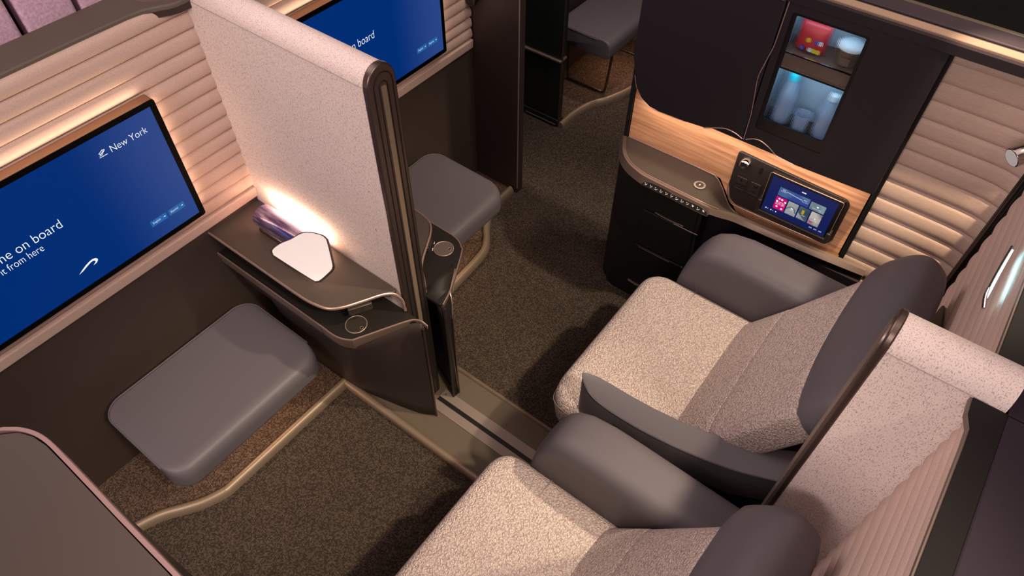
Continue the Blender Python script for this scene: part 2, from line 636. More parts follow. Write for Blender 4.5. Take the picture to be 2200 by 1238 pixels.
def text(name, body, m, parent, origin, xdir, ydir, width=None, height=None, align='l', depth=0.0006):
    """lettering as a mesh lying in the plane of xdir / ydir; origin is the baseline start"""
    cu = bpy.data.curves.new(name, 'FONT')
    cu.body = body
    cu.size = 1.0
    cu.extrude = 0.0
    cu.offset = -0.012
    tmp = bpy.data.objects.new(name, cu)
    COL.objects.link(tmp)
    dg = bpy.context.evaluated_depsgraph_get()
    me = bpy.data.meshes.new_from_object(tmp.evaluated_get(dg))
    vs = [v.co.copy() for v in me.vertices]
    fs = [tuple(p.vertices) for p in me.polygons]
    bpy.data.objects.remove(tmp)
    bpy.data.curves.remove(cu)
    bpy.data.meshes.remove(me)
    x0 = min(v.x for v in vs)
    x1 = max(v.x for v in vs)
    y1 = max(v.y for v in vs)
    sy = (height / y1) if height else width / (x1 - x0)
    sx = (width / (x1 - x0)) if width else sy
    X, Y = V(xdir), V(ydir)
    nrm = X.cross(Y)
    pts = [V(origin) + X * ((v.x - (x1 if align == 'r' else x0)) * sx) + Y * (v.y * sy) + nrm * depth for v in vs]
    return finish(name, pts, fs, m, parent, False)


def copy_tree(o, parent=None):
    c = o.copy()
    COL.objects.link(c)
    if parent is not None:
        c.parent = parent
    for ch in [x for x in bpy.data.objects if x.parent == o]:
        copy_tree(ch, c)
    return c


# ------------------------------------------------------------------ the setting
struct(box('floor', (-1.2, 4.6, -1.6, 3.4, -0.05, 0.0), 'carpet'))
struct(box('wall_front', (-0.6, 2.089, 1.80, 1.93, 0.0, 0.722), 'brown'))
struct(box('wall_aisle_end', (2.089, 2.135, 1.548, 2.6, 0.0, 1.47), 'brown_side', bevel=0.003))
struct(tube('trim_1', [(2.092, 1.548, 0.03), (2.092, 1.548, 1.47)], 0.003, 'rose', smooth=0))
struct(box('wall_front_upper', (-0.6, 2.089, 1.835, 1.93, 0.722, 1.40), 'brown'))

# footwell carpets behind the curved sills, their lit tone put into the colour
fw_l = [(-0.6, 1.80), (0.79, 1.80), (0.79, 1.43), (0.50, 1.43), (0.242, 1.433), (0.20, 1.436), (0.138, 1.458), (0.085, 1.49), (0.024, 1.538), (-0.04, 1.562), (-0.6, 1.57)]
struct(prism('floor_footwell', fw_l, 'z', 0.0, 0.012, 'carpet_well_lit', smooth=False))
fw_r = [(1.10, 1.80), (2.089, 1.80), (2.089, 1.59), (2.039, 1.587), (1.935, 1.585), (1.859, 1.562), (1.781, 1.509), (1.734, 1.471), (1.653, 1.431), (1.436, 1.415), (1.10, 1.415)]
struct(prism('floor_footwell_right', fw_r, 'z', 0.0, 0.012, 'carpet_well_lit', smooth=False))
fw_w = [(2.66, 2.6), (3.9, 2.6), (3.9, 1.50), (3.289, 1.533), (3.159, 1.55), (3.029, 1.594), (2.911, 1.66), (2.78, 1.682), (2.66, 1.684)]
struct(prism('floor_footwell_window', fw_w, 'z', 0.0, 0.012, 'carpet_well_lit', smooth=False))


def sill(name, pts, label, m='rail', group=None, w=0.014, h=0.034, sm=6):
    """rounded metal sill swept along the floor"""
    P = smooth_path([(x, y, 0) for x, y in pts], sm) if sm else [V((x, y, 0)) for x, y in pts]
    prof = [(-w, 0.0), (-w, h * 0.6), (-w * 0.7, h * 0.92), (0, h), (w * 0.6, h * 0.9), (w * 1.1, h * 0.6), (w * 1.3, h * 0.25), (w * 1.35, 0.0)]
    rings = []
    for i, p in enumerate(P):
        t = P[min(i + 1, len(P) - 1)] - P[max(i - 1, 0)]
        t.normalize()
        s = V((t.y, -t.x, 0))
        rings.append([p + s * a + V((0, 0, z)) for a, z in prof])
    o = loft(name, rings, m, None)
    return tag(o, label, 'sill', group)


sill('floor_sill', [(-0.10, 1.575), (-0.033, 1.554), (0.024, 1.528), (0.085, 1.485), (0.138, 1.452), (0.20, 1.428), (0.242, 1.424), (0.50, 1.422), (0.785, 1.420)][::-1][::-1],
     'taupe metal floor sill with an S bend in front of the long grey ottoman at left')
sill('floor_sill', [(1.10, 1.400), (1.322, 1.402), (1.436, 1.405), (1.653, 1.421), (1.734, 1.461), (1.781, 1.499), (1.859, 1.552), (1.935, 1.575), (2.082, 1.580)],
     'taupe metal floor sill curving below the middle ottoman beside the aisle')
sill('floor_sill', [(2.655, 1.676), (2.78, 1.676), (2.911, 1.650), (3.029, 1.590), (3.159, 1.548), (3.289, 1.530), (3.6, 1.52)],
     'pale metal floor sill in an S curve by the far ottoman at top of the aisle')

# raised textured plinth between the suites, with its two side rails and the slotted track
pl = thing('centre_plinth', (0.95, 0.6, 0), 'long textured brown floor plinth with slotted metal track between the two seats', 'plinth')
box('plinth_top', (0.793, 1.100, -0.3, 1.42, 0.0, 0.018), 'vinyl', pl)
for s, x in ((1, 0.786), (-1, 1.104)):
    rings = []
    for y in (-0.3, 1.42 if s == 1 else 1.2):
        prof = [(-0.016, 0), (-0.017, 0.016), (-0.012, 0.026), (0.0, 0.032), (0.012, 0.027), (0.014, 0.018), (0.014, 0)]
        if s == -1:
            prof = [(a * 0.62, z * 0.9) for a, z in prof]
        rings.append([V((x + s * a, y, z)) for a, z in prof])
    loft('side_rail', rings, 'rail', pl)
box('track_strip', (0.908, 0.944, -0.3, 1.075, 0.018, 0.0215), 'track', pl)
box('track_strip', (0.962, 1.000, -0.3, 1.075, 0.018, 0.0215), 'track', pl)
box('track_slot', (0.944, 0.962, -0.3, 1.075, 0.0175, 0.0186), 'black', pl)
for k, (x, y) in enumerate([(0.981, 1.06), (0.926, 0.3), (0.981, 0.3)]):
    disc('screw', (x, y, 0.0212), 0.0035, 0.001, 'bronze', pl, n=12)


# ------------------------------------------------------------------ ribbed panels
def ribbed(name, path, seams, depth, m, parent=None, base_ext=0.0, fade=None):
    """path: list of (x, y, nx, ny) plan points with outward normal; seams: z list descending"""
    prof = []
    for i in range(len(seams) - 1):
        zt, zb = seams[i], seams[i + 1]
        K = 8
        for k in range(K):
            t = k / K
            d = depth * (max(1 - (2 * t - 1) ** 2, 0)) ** 0.55 * (0.65 + 0.35 * t)
            if k == 0:
                d = -0.002
            prof.append((zt + (zb - zt) * t, d))
    prof.append((seams[-1], -0.002))
    vs, fs = [], []
    nz = len(prof)
    for j, (x, y, nx, ny) in enumerate(path):
        f = fade[j] if fade else 1.0
        for z, d in prof:
            vs.append((x + nx * d * f, y + ny * d * f, z))
    for j in range(len(path) - 1):
        for k in range(nz - 1):
            a = j * nz + k
            fs.append((a, a + nz, a + nz + 1, a + 1))
    b0 = len(vs)
    for (x, y, nx, ny) in path:
        vs.append((x - nx * 0.02, y - ny * 0.02, seams[0]))
        vs.append((x - nx * 0.02, y - ny * 0.02, seams[-1]))
    for j in range(len(path) - 1):
        a, b = b0 + 2 * j, b0 + 2 * j + 2
        fs.append((a, b, b + 1, a + 1))
        fs.append((j * nz, a, b, (j + 1) * nz))
        fs.append((j * nz + nz - 1, (j + 1) * nz + nz - 1, b + 1, a + 1))
    o = finish(name, vs, fs, m, parent, True, angle=48)
    return o


SE = [1.445, 1.402, 1.353, 1.303, 1.255, 1.206, 1.157, 1.107, 1.058, 1.008, 0.961, 0.911, 0.862, 0.815, 0.766]
SE_front = SE
lp = ribbed('ribbed_wall_panel', [(x, 1.80, 0, -1) for x in [-0.5, 0.2, 0.6, 0.9]], SE_front, 0.012, 'louver')
tag(lp, 'pink beige horizontally ribbed panel behind the near screen, left of the fabric partition', 'wall panel')
lp2 = ribbed('ribbed_wall_panel', [(x, 1.80, 0, -1) for x in [0.99, 1.4, 1.8, 2.082]], SE_front, 0.012, 'louver')
tag(lp2, 'pink beige horizontally ribbed panel behind the far screen, right of the fabric partition', 'wall panel')
for x0, x1, lab in ((-0.5, 0.899, 'smooth pink beige padded border strip under the near screen'), (0.991, 2.082, 'smooth pink beige padded border strip under the far screen')):
    rr = rnd([(1.83, 0.722), (1.790, 0.722), (1.786, 0.762), (1.83, 0.766)], [0, 0.004, 0.006, 0])
    o = prism('padded_border', rr, 'x', x0, x1, 'louver', smooth=True)
    tag(o, lab, 'trim')

# ledge on top of the front wall
lg = [(-0.6, 1.808), (0.60, 1.808), (0.74, 1.806), (0.785, 1.800), (0.815, 1.785), (0.84, 1.770), (0.862, 1.763), (0.90, 1.762), (0.90, 1.93), (-0.6, 1.93)]
led = thing('wall_ledge', (0.2, 1.86, 1.43), 'dark bronze ledge topping the ribbed wall at upper left of the photo', 'ledge')
prism('ledge_top', lg, 'z', 1.441, 1.456, 'ledge', led, bevel=0.004)
prism('ledge_edge', [(x, y + 0.004 if y < 1.9 else y) for x, y in lg], 'z', 1.424, 1.441, 'brown_side', led)
disc('inlay_ring', (0.86, 1.86, 1.456), 0.06, 0.001, 'lid', led)
led2 = box('wall_ledge', (0.99, 2.135, 1.77, 1.93, 1.424, 1.456), 'ledge', bevel=0.004)
tag(led2, 'dark bronze ledge topping the ribbed wall behind the far screen', 'ledge')

# purple upholstered panels of the row in front
PANX = [(-0.05, 0.542), (0.560, 0.692), (0.707, 1.35)]
for i, (x0, x1) in enumerate(PANX):
    lab = ['purple upholstered panel beyond the ledge, at the far upper left corner',
           'narrow purple upholstered panel beyond the ledge, between two black gaps',
           'purple upholstered panel beyond the ledge, right of the second black gap'][i]
    o = prism('upholstered_panel', rnd([(x0, 1.965), (x1, 1.965), (x1, 2.03), (x0, 2.03)], 0.012, 4), 'z', 0.9, 1.75, 'purple')
    tag(o, lab, 'panel', None)
bk = box('gap_backing_panel', (-0.3, 1.5, 2.04, 2.06, 0.6, 1.75), 'black')
tag(bk, 'black backing panel seen in the gaps between the purple panels', 'panel')


# ------------------------------------------------------------------ screens
def tv(dx, base_label, full):
    x0, x1, z0, z1 = -0.08 + dx, 0.692 + dx, 0.823, 1.257
    t = thing('entertainment_screen', ((x0 + x1) / 2, 1.79, z0), base_label, 'screen')
    prism('casing', rnd([(x0, z0), (x1, z0), (x1, z1), (x0, z1)], 0.009, 4), 'y', 1.7525, 1.788, 'tan_casing', t, bevel=0.0)
    prism('bezel', rnd([(x0, z0), (x1, z0), (x1, z1), (x0, z1)], 0.009, 4), 'y', 1.750, 1.7525, 'bezel', t)
    s = prism('display', [(x0 + 0.0185, z0 + 0.0185), (x1 - 0.0185, z0 + 0.0185), (x1 - 0.0185, z1 - 0.0165), (x0 + 0.0185, z1 - 0.0165)], 'y', 1.7494, 1.7502, 'screen', t, smooth=False)
    X, Y = (1, 0, 0), (0, 0, 1)
    P = lambda x, z: (x + dx, 1.7492, z)
    text('welcome_lettering', 'Welcome on board', 'white_e', s, P(0.3235, 1.0575), X, Y, height=0.0285, align='r', width=0.273)
    text('subtitle_lettering', 'Take it from here', 'white_e', s, P(0.2545, 1.0255), X, Y, height=0.0225, align='r', width=0.168)
    text('city_lettering', 'New York', 'white_e', s, P(0.5285, 1.1775), X, Y, height=0.0205, width=0.110)
    # take-off pictogram
    def poly(nm, pts, par=s, mm='white_e', y=1.7490):
        return finish(nm, [(a + dx, y, b) for a, b in pts], [tuple(range(len(pts)))], mm, par, False)
    poly('takeoff_pictogram', [(0.493, 1.1795), (0.5165, 1.1795), (0.5165, 1.1812), (0.493, 1.1812)])
    for a, b, c, d in [(0.4955, 1.1845, 0.5125, 1.1975), (0.4965, 1.1925, 0.5025, 1.1950), (0.5020, 1.1955, 0.5100, 1.1990), (0.4955, 1.1925, 0.5005, 1.1880), (0.5125, 1.1975, 0.5140, 1.1955), (0.5140, 1.1955, 0.4995, 1.1835)]:
        q = V((c - a, d - b)).normalized()
        nx, nz = -q.y * 0.0008, q.x * 0.0008
        poly('takeoff_pictogram', [(a + nx, b + nz), (c + nx, d + nz), (c - nx, d - nz), (a - nx, b - nz)])
    # ribbon emblem
    top = [(0.286, 0.8935), (0.300, 0.9020), (0.315, 0.9095), (0.328, 0.9140), (0.338, 0.9150), (0.346, 0.9125), (0.350, 0.9070), (0.349, 0.9020), (0.343, 0.8965), (0.331, 0.8945)]
    bot = [(0.336, 0.8975), (0.341, 0.9010), (0.342, 0.9055), (0.337, 0.9090), (0.330, 0.9085), (0.316, 0.9035), (0.302, 0.8975)]
    pts = top + bot
    n = len(pts)
    poly('ribbon_emblem', pts)
    for bx0, bx1, wd in ((0.525, 0.580, 'English'), (0.587, 0.642, 'Español')):
        b = poly('button', [(bx0, 0.8915), (bx1, 0.8915), (bx1, 0.9135), (bx0, 0.9135)], s, 'button_e', 1.7491)
        text('button_lettering', wd, 'white_e', b, (bx0 + 0.007 + dx, 1.7488, 0.9005), X, Y, height=0.0068, width=0.0255)
        ax = bx0 + 0.042
        poly('arrow', [(ax, 0.9026), (ax + 0.006, 0.9026), (ax + 0.006, 0.9034), (ax, 0.9034)], b, 'white_e', 1.7488)
        poly('arrow', [(ax + 0.005, 0.9055), (ax + 0.0085, 0.9030), (ax + 0.005, 0.9005)], b, 'white_e', 1.7488)
    return t


M['tan_casing'] = mat('bronze_screen_casing', (0.30, 0.155, 0.085), 0.45, metal=0.3)
tv(0.0, 'large blue near screen showing New York and welcome on board', True)
tv(1.18, 'large blue far screen half hidden behind the fabric partition', False)
for dx in (0.0, 1.18):   # the hidden warm strip lights behind each screen
    d = bpy.data.lights.new('screen_backlight', 'AREA')
    d.shape = 'RECTANGLE'
    d.size, d.size_y, d.energy, d.color = 0.72, 0.012, 0.55, (1.0, 0.74, 0.50)
    o = bpy.data.objects.new('screen_backlight', d)
    COL.objects.link(o)
    o.location = (0.31 + dx, 1.772, 1.2585)
    o.rotation_euler = (PI + 0.15, 0, 0)
    d2 = bpy.data.lights.new('screen_backlight_side', 'AREA')
    d2.shape = 'RECTANGLE'
    d2.size, d2.size_y, d2.energy, d2.color = 0.012, 0.40, 0.15, (1.0, 0.68, 0.45)
    o = bpy.data.objects.new('screen_backlight_side', d2)
    COL.objects.link(o)
    o.location = (0.696 + dx, 1.775, 1.04)
    o.rotation_euler = (PI / 2, 0, 0)
    o.rotation_euler = V((1, 0, 0)).to_track_quat('-Z', 'Y').to_euler()


# ------------------------------------------------------------------ fabric partitions
def partition(name, y0, y1, label, zb):
    """arched slab along y with an upholstered sleeve and ribbed metal end cap facing +y for the rear one, -y for the front one"""
    t = thing(name, (0.945, (y0 + y1) / 2, zb), label, 'partition')
    def arch(r, zt, z0, xc=0.945, n=14):
        pts = [(xc - r, z0)]
        for k in range(n + 1):
            th = PI - PI * k / n
            pts.append((xc + r * math.cos(th), zt + r * math.sin(th) * 1.15))
        pts.append((xc + r, z0))
        return pts
    prism('fabric_sleeve', arch(0.045, 1.435, zb), 'y', y0, y1, 'speckle', t)
    return t, arch


t, arch = partition('fabric_partition', 1.118, 1.80, 'tall pale pink speckled fabric partition between the two screens', 0.0)
prism('end_cap', arch(0.0465, 1.436, 0.0), 'y', 1.098, 1.118, 'bronze', t, bevel=0.004)
def archline(r, zt, y, z0=0.02):
    return [(0.947 - r, y, z0)] + [(0.947 + r * math.cos(PI - PI * k / 10), y, zt + r * 1.1 * math.sin(PI * k / 10)) for k in range(11)] + [(0.947 + r, y, z0)]
tube('groove', archline(0.031, 1.433, 1.0975), 0.0016, 'black', t, smooth=0, seg=6)
tube('groove', archline(0.014, 1.428, 1.0975), 0.0014, 'black', t, smooth=0, seg=6)
prism('centre_inlay', rnd([(0.939, 0.02), (0.955, 0.02), (0.955, 1.432), (0.939, 1.432)], [0, 0, 0.007, 0.007], 5), 'y', 1.0962, 1.099, 'rail', t)
tube('stitch_seam', [(0.8995, 1.12, 1.441), (0.8995, 1.79, 1.441)], 0.0006, 'stitch', t, smooth=0, seg=5)

t2, arch2 = partition('fabric_partition', -0.286, -0.100, 'short pale pink speckled fabric partition at lower right, beside the right seat back', 0.0)
prism('end_cap', arch2(0.0465, 1.436, 0.0), 'y', -0.100, -0.0865, 'bronze', t2, bevel=0.003)
prism('end_inlay', arch2(0.036, 1.428, 0.02), 'y', -0.0875, -0.0835, 'satin', t2)
tube('stitch_seam', [(0.8995, -0.10, 1.441), (0.8995, -0.26, 1.441)], 0.0006, 'stitch', t2, smooth=0, seg=5)


# ------------------------------------------------------------------ side consoles at the partition
def console(mir, label):
    """two level side console; mir=+1 left suite (x grows to the partition), -1 mirrored in x about the partition"""
    XC = 0.9455
    def mx(x):
        return x if mir > 0 else 2 * XC - x
    t = thing('side_console', (mx(0.80), 1.4, 0), label, 'console')
    # cabinet core under the shelf
    core = [(mx(0.74), 1.80), (mx(0.895), 1.80), (mx(0.895), 1.18), (mx(0.84), 1.22), (mx(0.74), 1.34)]
    prism('body', core, 'z', 0.40, 0.565, 'brown_side', t, smooth=False)
    skirt_right = mir < 0
    # curved skirt from shelf edge down to the plinth
    top = [(0.700, 1.60, 0.556), (0.700, 1.30, 0.556), (0.703, 1.222, 0.556), (0.722, 1.176, 0.556), (0.80, 1.122, 0.570), (0.868, 1.086, 0.585), (0.897, 1.036, 0.590)]
    bot = [(0.785, 1.60, 0.02), (0.787, 1.427, 0.02), (0.790, 1.40, 0.02), (0.797, 1.33, 0.02), (0.826, 1.20, 0.02), (0.856, 1.09, 0.02), (0.889, 1.028, 0.02)]
    if mir < 0:
        bot = [(0.800, 1.60, 0.02), (0.800, 1.427, 0.02), (0.805, 1.30, 0.02), (0.818, 1.20, 0.02), (0.840, 1.13, 0.02), (0.858, 1.08, 0.02), (0.869, 1.028, 0.02)]
    T, B = smooth_path(top, 5), smooth_path(bot, 5)
    rows = []
    K = 8
    for k in range(K + 1):
        s = k / K
        rows.append([V((mx(a.x * (1 - s) + b.x * s), a.y * (1 - s) + b.y * s, a.z * (1 - s) + b.z * s)) for a, b in zip(T, B)])
    n = len(T)
    vs = [p for r in rows for p in r]
    fs = [(i * n + j, i * n + j + 1, (i + 1) * n + j + 1, (i + 1) * n + j) for i in range(K) for j in range(n - 1)]
    o = finish('skirt_panel', vs, fs, 'brown_side', t, True)
    sm = o.modifiers.new('solid', 'SOLIDIFY')
    sm.thickness = 0.006
    tube('edge_strip', [(mx(0.893), 1.030, 0.575), (mx(bot[-1][0]), 1.027, 0.02)], 0.004, 'bronze', t, smooth=0)
    # lower shelf
    if mir > 0:
        sh = [(0.690, 1.80), (0.690, 1.290), (0.690, 1.215), (0.708, 1.168), (0.735, 1.150), (0.867, 1.079), (0.900, 1.045), (0.900, 1.80)]
    else:
        sh = [(0.640, 1.80), (0.640, 1.270), (0.645, 1.19), (0.666, 1.148), (0.692, 1.126), (0.830, 1.055), (0.905, 1.035), (0.905, 1.80)]
    shp = [(mx(x), y) for x, y in rnd(sh, [0, 0.02, 0.05, 0.05, 0.05, 0.04, 0.006, 0])]
    prism('lower_shelf', shp, 'z', 0.588, 0.602, 'shelf', t, bevel=0.002)
    # metal band around the shelf, deeper at the front corner
    e = [(0.0, 1.80)] + [(x - sh[1][0], y) for x, y in sh[1:6]]
    pth = smooth_path([(sh[1][0] + a, y, 0) for a, y in [(0, 1.80), (0, 1.60), (0, 1.40), (0, sh[1][1])] + [(x - sh[1][0], y) for x, y in sh[2:6]] + ([(0.895 - sh[1][0], 1.052), (0.905 - sh[1][0], 1.022)] if mir > 0 else [(0.90 - sh[1][0], 1.030)])], 6)
    rings = []
    for i, p in enumerate(pth):
        u = i / (len(pth) - 1)
        drop = 0.050 * (1 if u < 0.60 else max(0.30, 1 - (u - 0.60) / 0.25 * 0.70))
        sink = -0.018 * max(0.0, (u - 0.88) / 0.12) ** 2 if mir > 0 else 0.0
        tt = pth[min(i + 1, len(pth) - 1)] - pth[max(i - 1, 0)]
        tt.normalize()
        s = V((-abs(tt.y), -abs(tt.x), 0))
        q = lambda d, z: V((mx((p + s * d).x), (p + s * d).y, z + sink))
        rings.append([q(-0.002, 0.604), q(0.003, 0.604), q(0.004, 0.601), q(0.004 - drop * 0.15, 0.601 - drop), q(-0.002 - drop * 0.15, 0.601 - drop), q(-0.004, 0.598)])
    tube('rim_highlight', [(mx(p.x), p.y - 0.001, 0.604 + (-0.018 * max(0.0, (i / (len(pth) - 1) - 0.88) / 0.12) ** 2 if mir > 0 else 0)) for i, p in enumerate(pth)], 0.0022, 'rose', t, smooth=0, seg=6)  # bright tube along the rim draws its highlight line
    loft('metal_band', rings, 'satin', t, angle=40)
    tube('band_seam', [(mx(sh[1][0] - 0.004), 1.285, 0.602), (mx(sh[1][0] + 0.003), 1.285, 0.552)], 0.0009, 'black', t, smooth=0, seg=5)
    # upper tray
    tr = [(0.694, 1.80), (0.694, 1.37), (0.697, 1.30), (0.712, 1.245), (0.745, 1.212), (0.80, 1.180), (0.862, 1.146), (0.896, 1.120), (0.898, 1.80)]
    trp = [(mx(x), y) for x, y in rnd(tr, [0, 0.05, 0.04, 0.04, 0.04, 0.05, 0.05, 0.01, 0])]
    prism('upper_tray', trp, 'z', 0.688, 0.701, 'tray', t, bevel=0.002)
    edge = smooth_path([(0.692, 1.80, 0.699), (0.692, 1.55, 0.699), (0.692, 1.37, 0.699), (0.696, 1.30, 0.699), (0.711, 1.244, 0.699), (0.744, 1.210, 0.699), (0.80, 1.178, 0.699), (0.850, 1.150, 0.700), (0.880, 1.128, 0.692), (0.893, 1.110, 0.665), (0.896, 1.106, 0.61)], 5)
    tube('tray_rim', [(mx(p.x), p.y, p.z) for p in edge], 0.0042, 'rose', t, smooth=0, ry=0.006, seg=8)
    # underside recess wall carrying the tray
    wl = [(mx(0.735), 1.80), (mx(0.885), 1.80), (mx(0.885), 1.20), (mx(0.78), 1.26), (mx(0.735), 1.34)]
    prism('recess_wall', wl, 'z', 0.602, 0.688, 'black', t, smooth=False)
    return t, mx


c1, mx1 = console(1, 'dark two level console with round lid, left of the tall partition')
pb = prism('touch_button', rnd([(0.745, 1.195), (0.812, 1.157), (0.820, 1.166), (0.753, 1.206)], 0.005, 5), 'z', 0.664, 0.692, 'lid_dark', c1, bevel=0.002)
tube('button_division', [(0.783, 1.1695, 0.688), (0.782, 1.167, 0.672)], 0.0006, 'black', pb, smooth=0, seg=5)
c2, mx2 = console(-1, 'dark two level console with round lid and arrow buttons, right of the tall partition')
pb2 = prism('arrow_button_panel', rnd([(1.090, 1.168), (1.140, 1.197), (1.135, 1.210), (1.085, 1.180)], 0.005, 5), 'z', 0.672, 0.698, 'panel', c2, bevel=0.002)
for cx, cy, rt in ((1.104, 1.171, 1), (1.126, 1.184, -1)):
    for sgn in (-1, 1):
        tube('arrow', [(cx + sgn * 0.005 * 0.866, cy - 0.0075 + sgn * 0.0025, 0.686 - rt * 0.003), (cx, cy - 0.0075, 0.686 + rt * 0.003)], 0.0009, 'icon', pb2, smooth=0, seg=6)
wf = [(1.14, 0.6015, 1.17), (1.10, 0.6025, 1.125), (1.06, 0.6025, 1.060), (1.048, 0.600, 1.045), (1.037, 0.590, 1.037), (1.029, 0.57, 1.030), (1.026, 0.52, 1.024), (1.026, 0.26, 1.022), (1.026, 0.005, 1.020)]
fv = [(0.989, y, z) for y, z, x in wf] + [(x, y, z) for y, z, x in wf]
fp = finish('front_panel', fv, [(k, k + 1, 9 + k + 1, 9 + k) for k in range(8)], 'shelf', c2, True, angle=60)
sm_ = fp.modifiers.new('solid', 'SOLIDIFY')
sm_.thickness = 0.006
sm_.offset = -1
tube('front_rim', [(1.135, 1.098, 0.603), (1.066, 1.058, 0.6045), (1.047, 1.046, 0.601), (1.039, 1.035, 0.591), (1.032, 1.027, 0.570), (1.026, 1.024, 0.52)], 0.0022, 'rose', c2, smooth=4, seg=6)
tube('front_edge', [(1.024, 1.024, 0.50), (1.020, 1.024, 0.005)], 0.003, 'bronze', c2, smooth=0, seg=6)
for c, x, y, mm in ((c1, 0.762, 1.196, 'lid_dark'), (c2, 1.181, 1.190, 'lid')):
    l = disc('round_lid', (x, y, 0.601), 0.033, 0.003, mm, c, n=48)
    ring('lid_rim', (x, y, 0.604), 0.0345, 0.0018, 'rose', l)
    hx = (x + 0.001, y - 0.024) if c is c1 else (x + 0.012, y - 0.018)
    disc('finger_hole', (hx[0], hx[1], 0.6038), 0.005, 0.0006, 'black', l, n=20)
    ring('finger_hole_rim', (hx[0], hx[1], 0.6043), 0.005, 0.0008, 'rose', l, n=20)

# curved metal lamp hood on the left tray, with its warm light facing the partition
hood = thing('tube_lamp', (0.85, 1.555, 0.701), 'curved iridescent chrome lamp lying on the console tray, glowing onto the partition', 'lamp')
rings = []
for y in (1.435, 1.440, 1.50, 1.60, 1.685, 1.690):
    pr = []
    for k in range(15):
        th = math.radians(205 - k * 11.5)
        pr.append((0.842 + 0.042 * math.cos(th), 0.734 + 0.038 * math.sin(th)))
    inner = [(0.842 + (x - 0.842) * 0.93, 0.734 + (z - 0.734) * 0.93) for x, z in pr][::-1]
    rings.append([V((x, y, z)) for x, z in pr + inner])
loft('lamp_hood', rings, 'iris', hood)
box('lamp_foot', (0.80, 0.872, 1.45, 1.67, 0.701, 0.716), 'bronze', hood, bevel=0.003)
ls = box('light_strip', (0.842, 0.858, 1.445, 1.675, 0.7165, 0.722), 'warm_e', hood)
d = bpy.data.lights.new('tube_lamp_light', 'AREA')
d.shape = 'RECTANGLE'
d.size, d.size_y, d.energy, d.color = 0.24, 0.02, 2.3, (1.0, 0.66, 0.42)
o = bpy.data.objects.new('tube_lamp_light', d)
COL.objects.link(o)
o.location = (0.862, 1.555, 0.735)
o.rotation_euler = V((0.75, 0, 0.9)).to_track_quat('-Z', 'Y').to_euler()

# vanity mirror leaning on the lamp
mo = [(0.765, 1.551, 0.717), (0.756, 1.540, 0.709), (0.755, 1.530, 0.708), (0.758, 1.364, 0.711), (0.762, 1.338, 0.714), (0.770, 1.326, 0.722), (0.800, 1.307, 0.749), (0.810, 1.306, 0.758), (0.819, 1.314, 0.766), (0.855, 1.366, 0.799), (0.860, 1.380, 0.803), (0.861, 1.396, 0.804), (0.852, 1.441, 0.796), (0.838, 1.472, 0.783), (0.812, 1.500, 0.760), (0.789, 1.532, 0.738)]
cen = sum((V(p) for p in mo), V()) / len(mo)
nn = V((-0.669, 0, 0.743))
cen = cen + nn * 0.006
mo = [tuple(V(q) + nn * 0.006) for q in mo]
mt = thing('vanity_mirror', (0.80, 1.43, 0.705), 'rounded vanity mirror, ceiling reflection painted white, with dark rim leaning on the tube lamp', 'mirror')
def slab(name, s, d0, d1, m, par):
    a = [cen + (V(p) - cen) * s + nn * d0 for p in mo]
    b = [cen + (V(p) - cen) * s + nn * d1 for p in mo]
    a, b = [smooth_closed(r) for r in (a, b)]
    n = len(a)
    fs = [tuple(range(n)), tuple(range(2 * n - 1, n - 1, -1))] + [(i, (i + 1) % n, n + (i + 1) % n, n + i) for i in range(n)]
    return finish(name, a + b, fs, m, par, True)
def smooth_closed(P, n=4):
    out = []
    k = len(P)
    for i in range(k):
        a, b, c, e = P[i - 1], P[i], P[(i + 1) % k], P[(i + 2) % k]
        for j in range(n):
            t = j / n
            out.append(0.5 * ((2 * b) + (c - a) * t + (2 * a - 5 * b + 4 * c - e) * t * t + (3 * b - a - 3 * c + e) * t ** 3))
    return out
slab('mirror_rim', 1.03, -0.006, 0.0005, 'bronze', mt)
slab('mirror_white_reflection', 0.985, 0.0, 0.0012, 'mirror', mt)
tube('mirror_hinge', [(0.815, 1.43, 0.745), (0.845, 1.43, 0.735)], 0.005, 'bronze', mt, smooth=0)


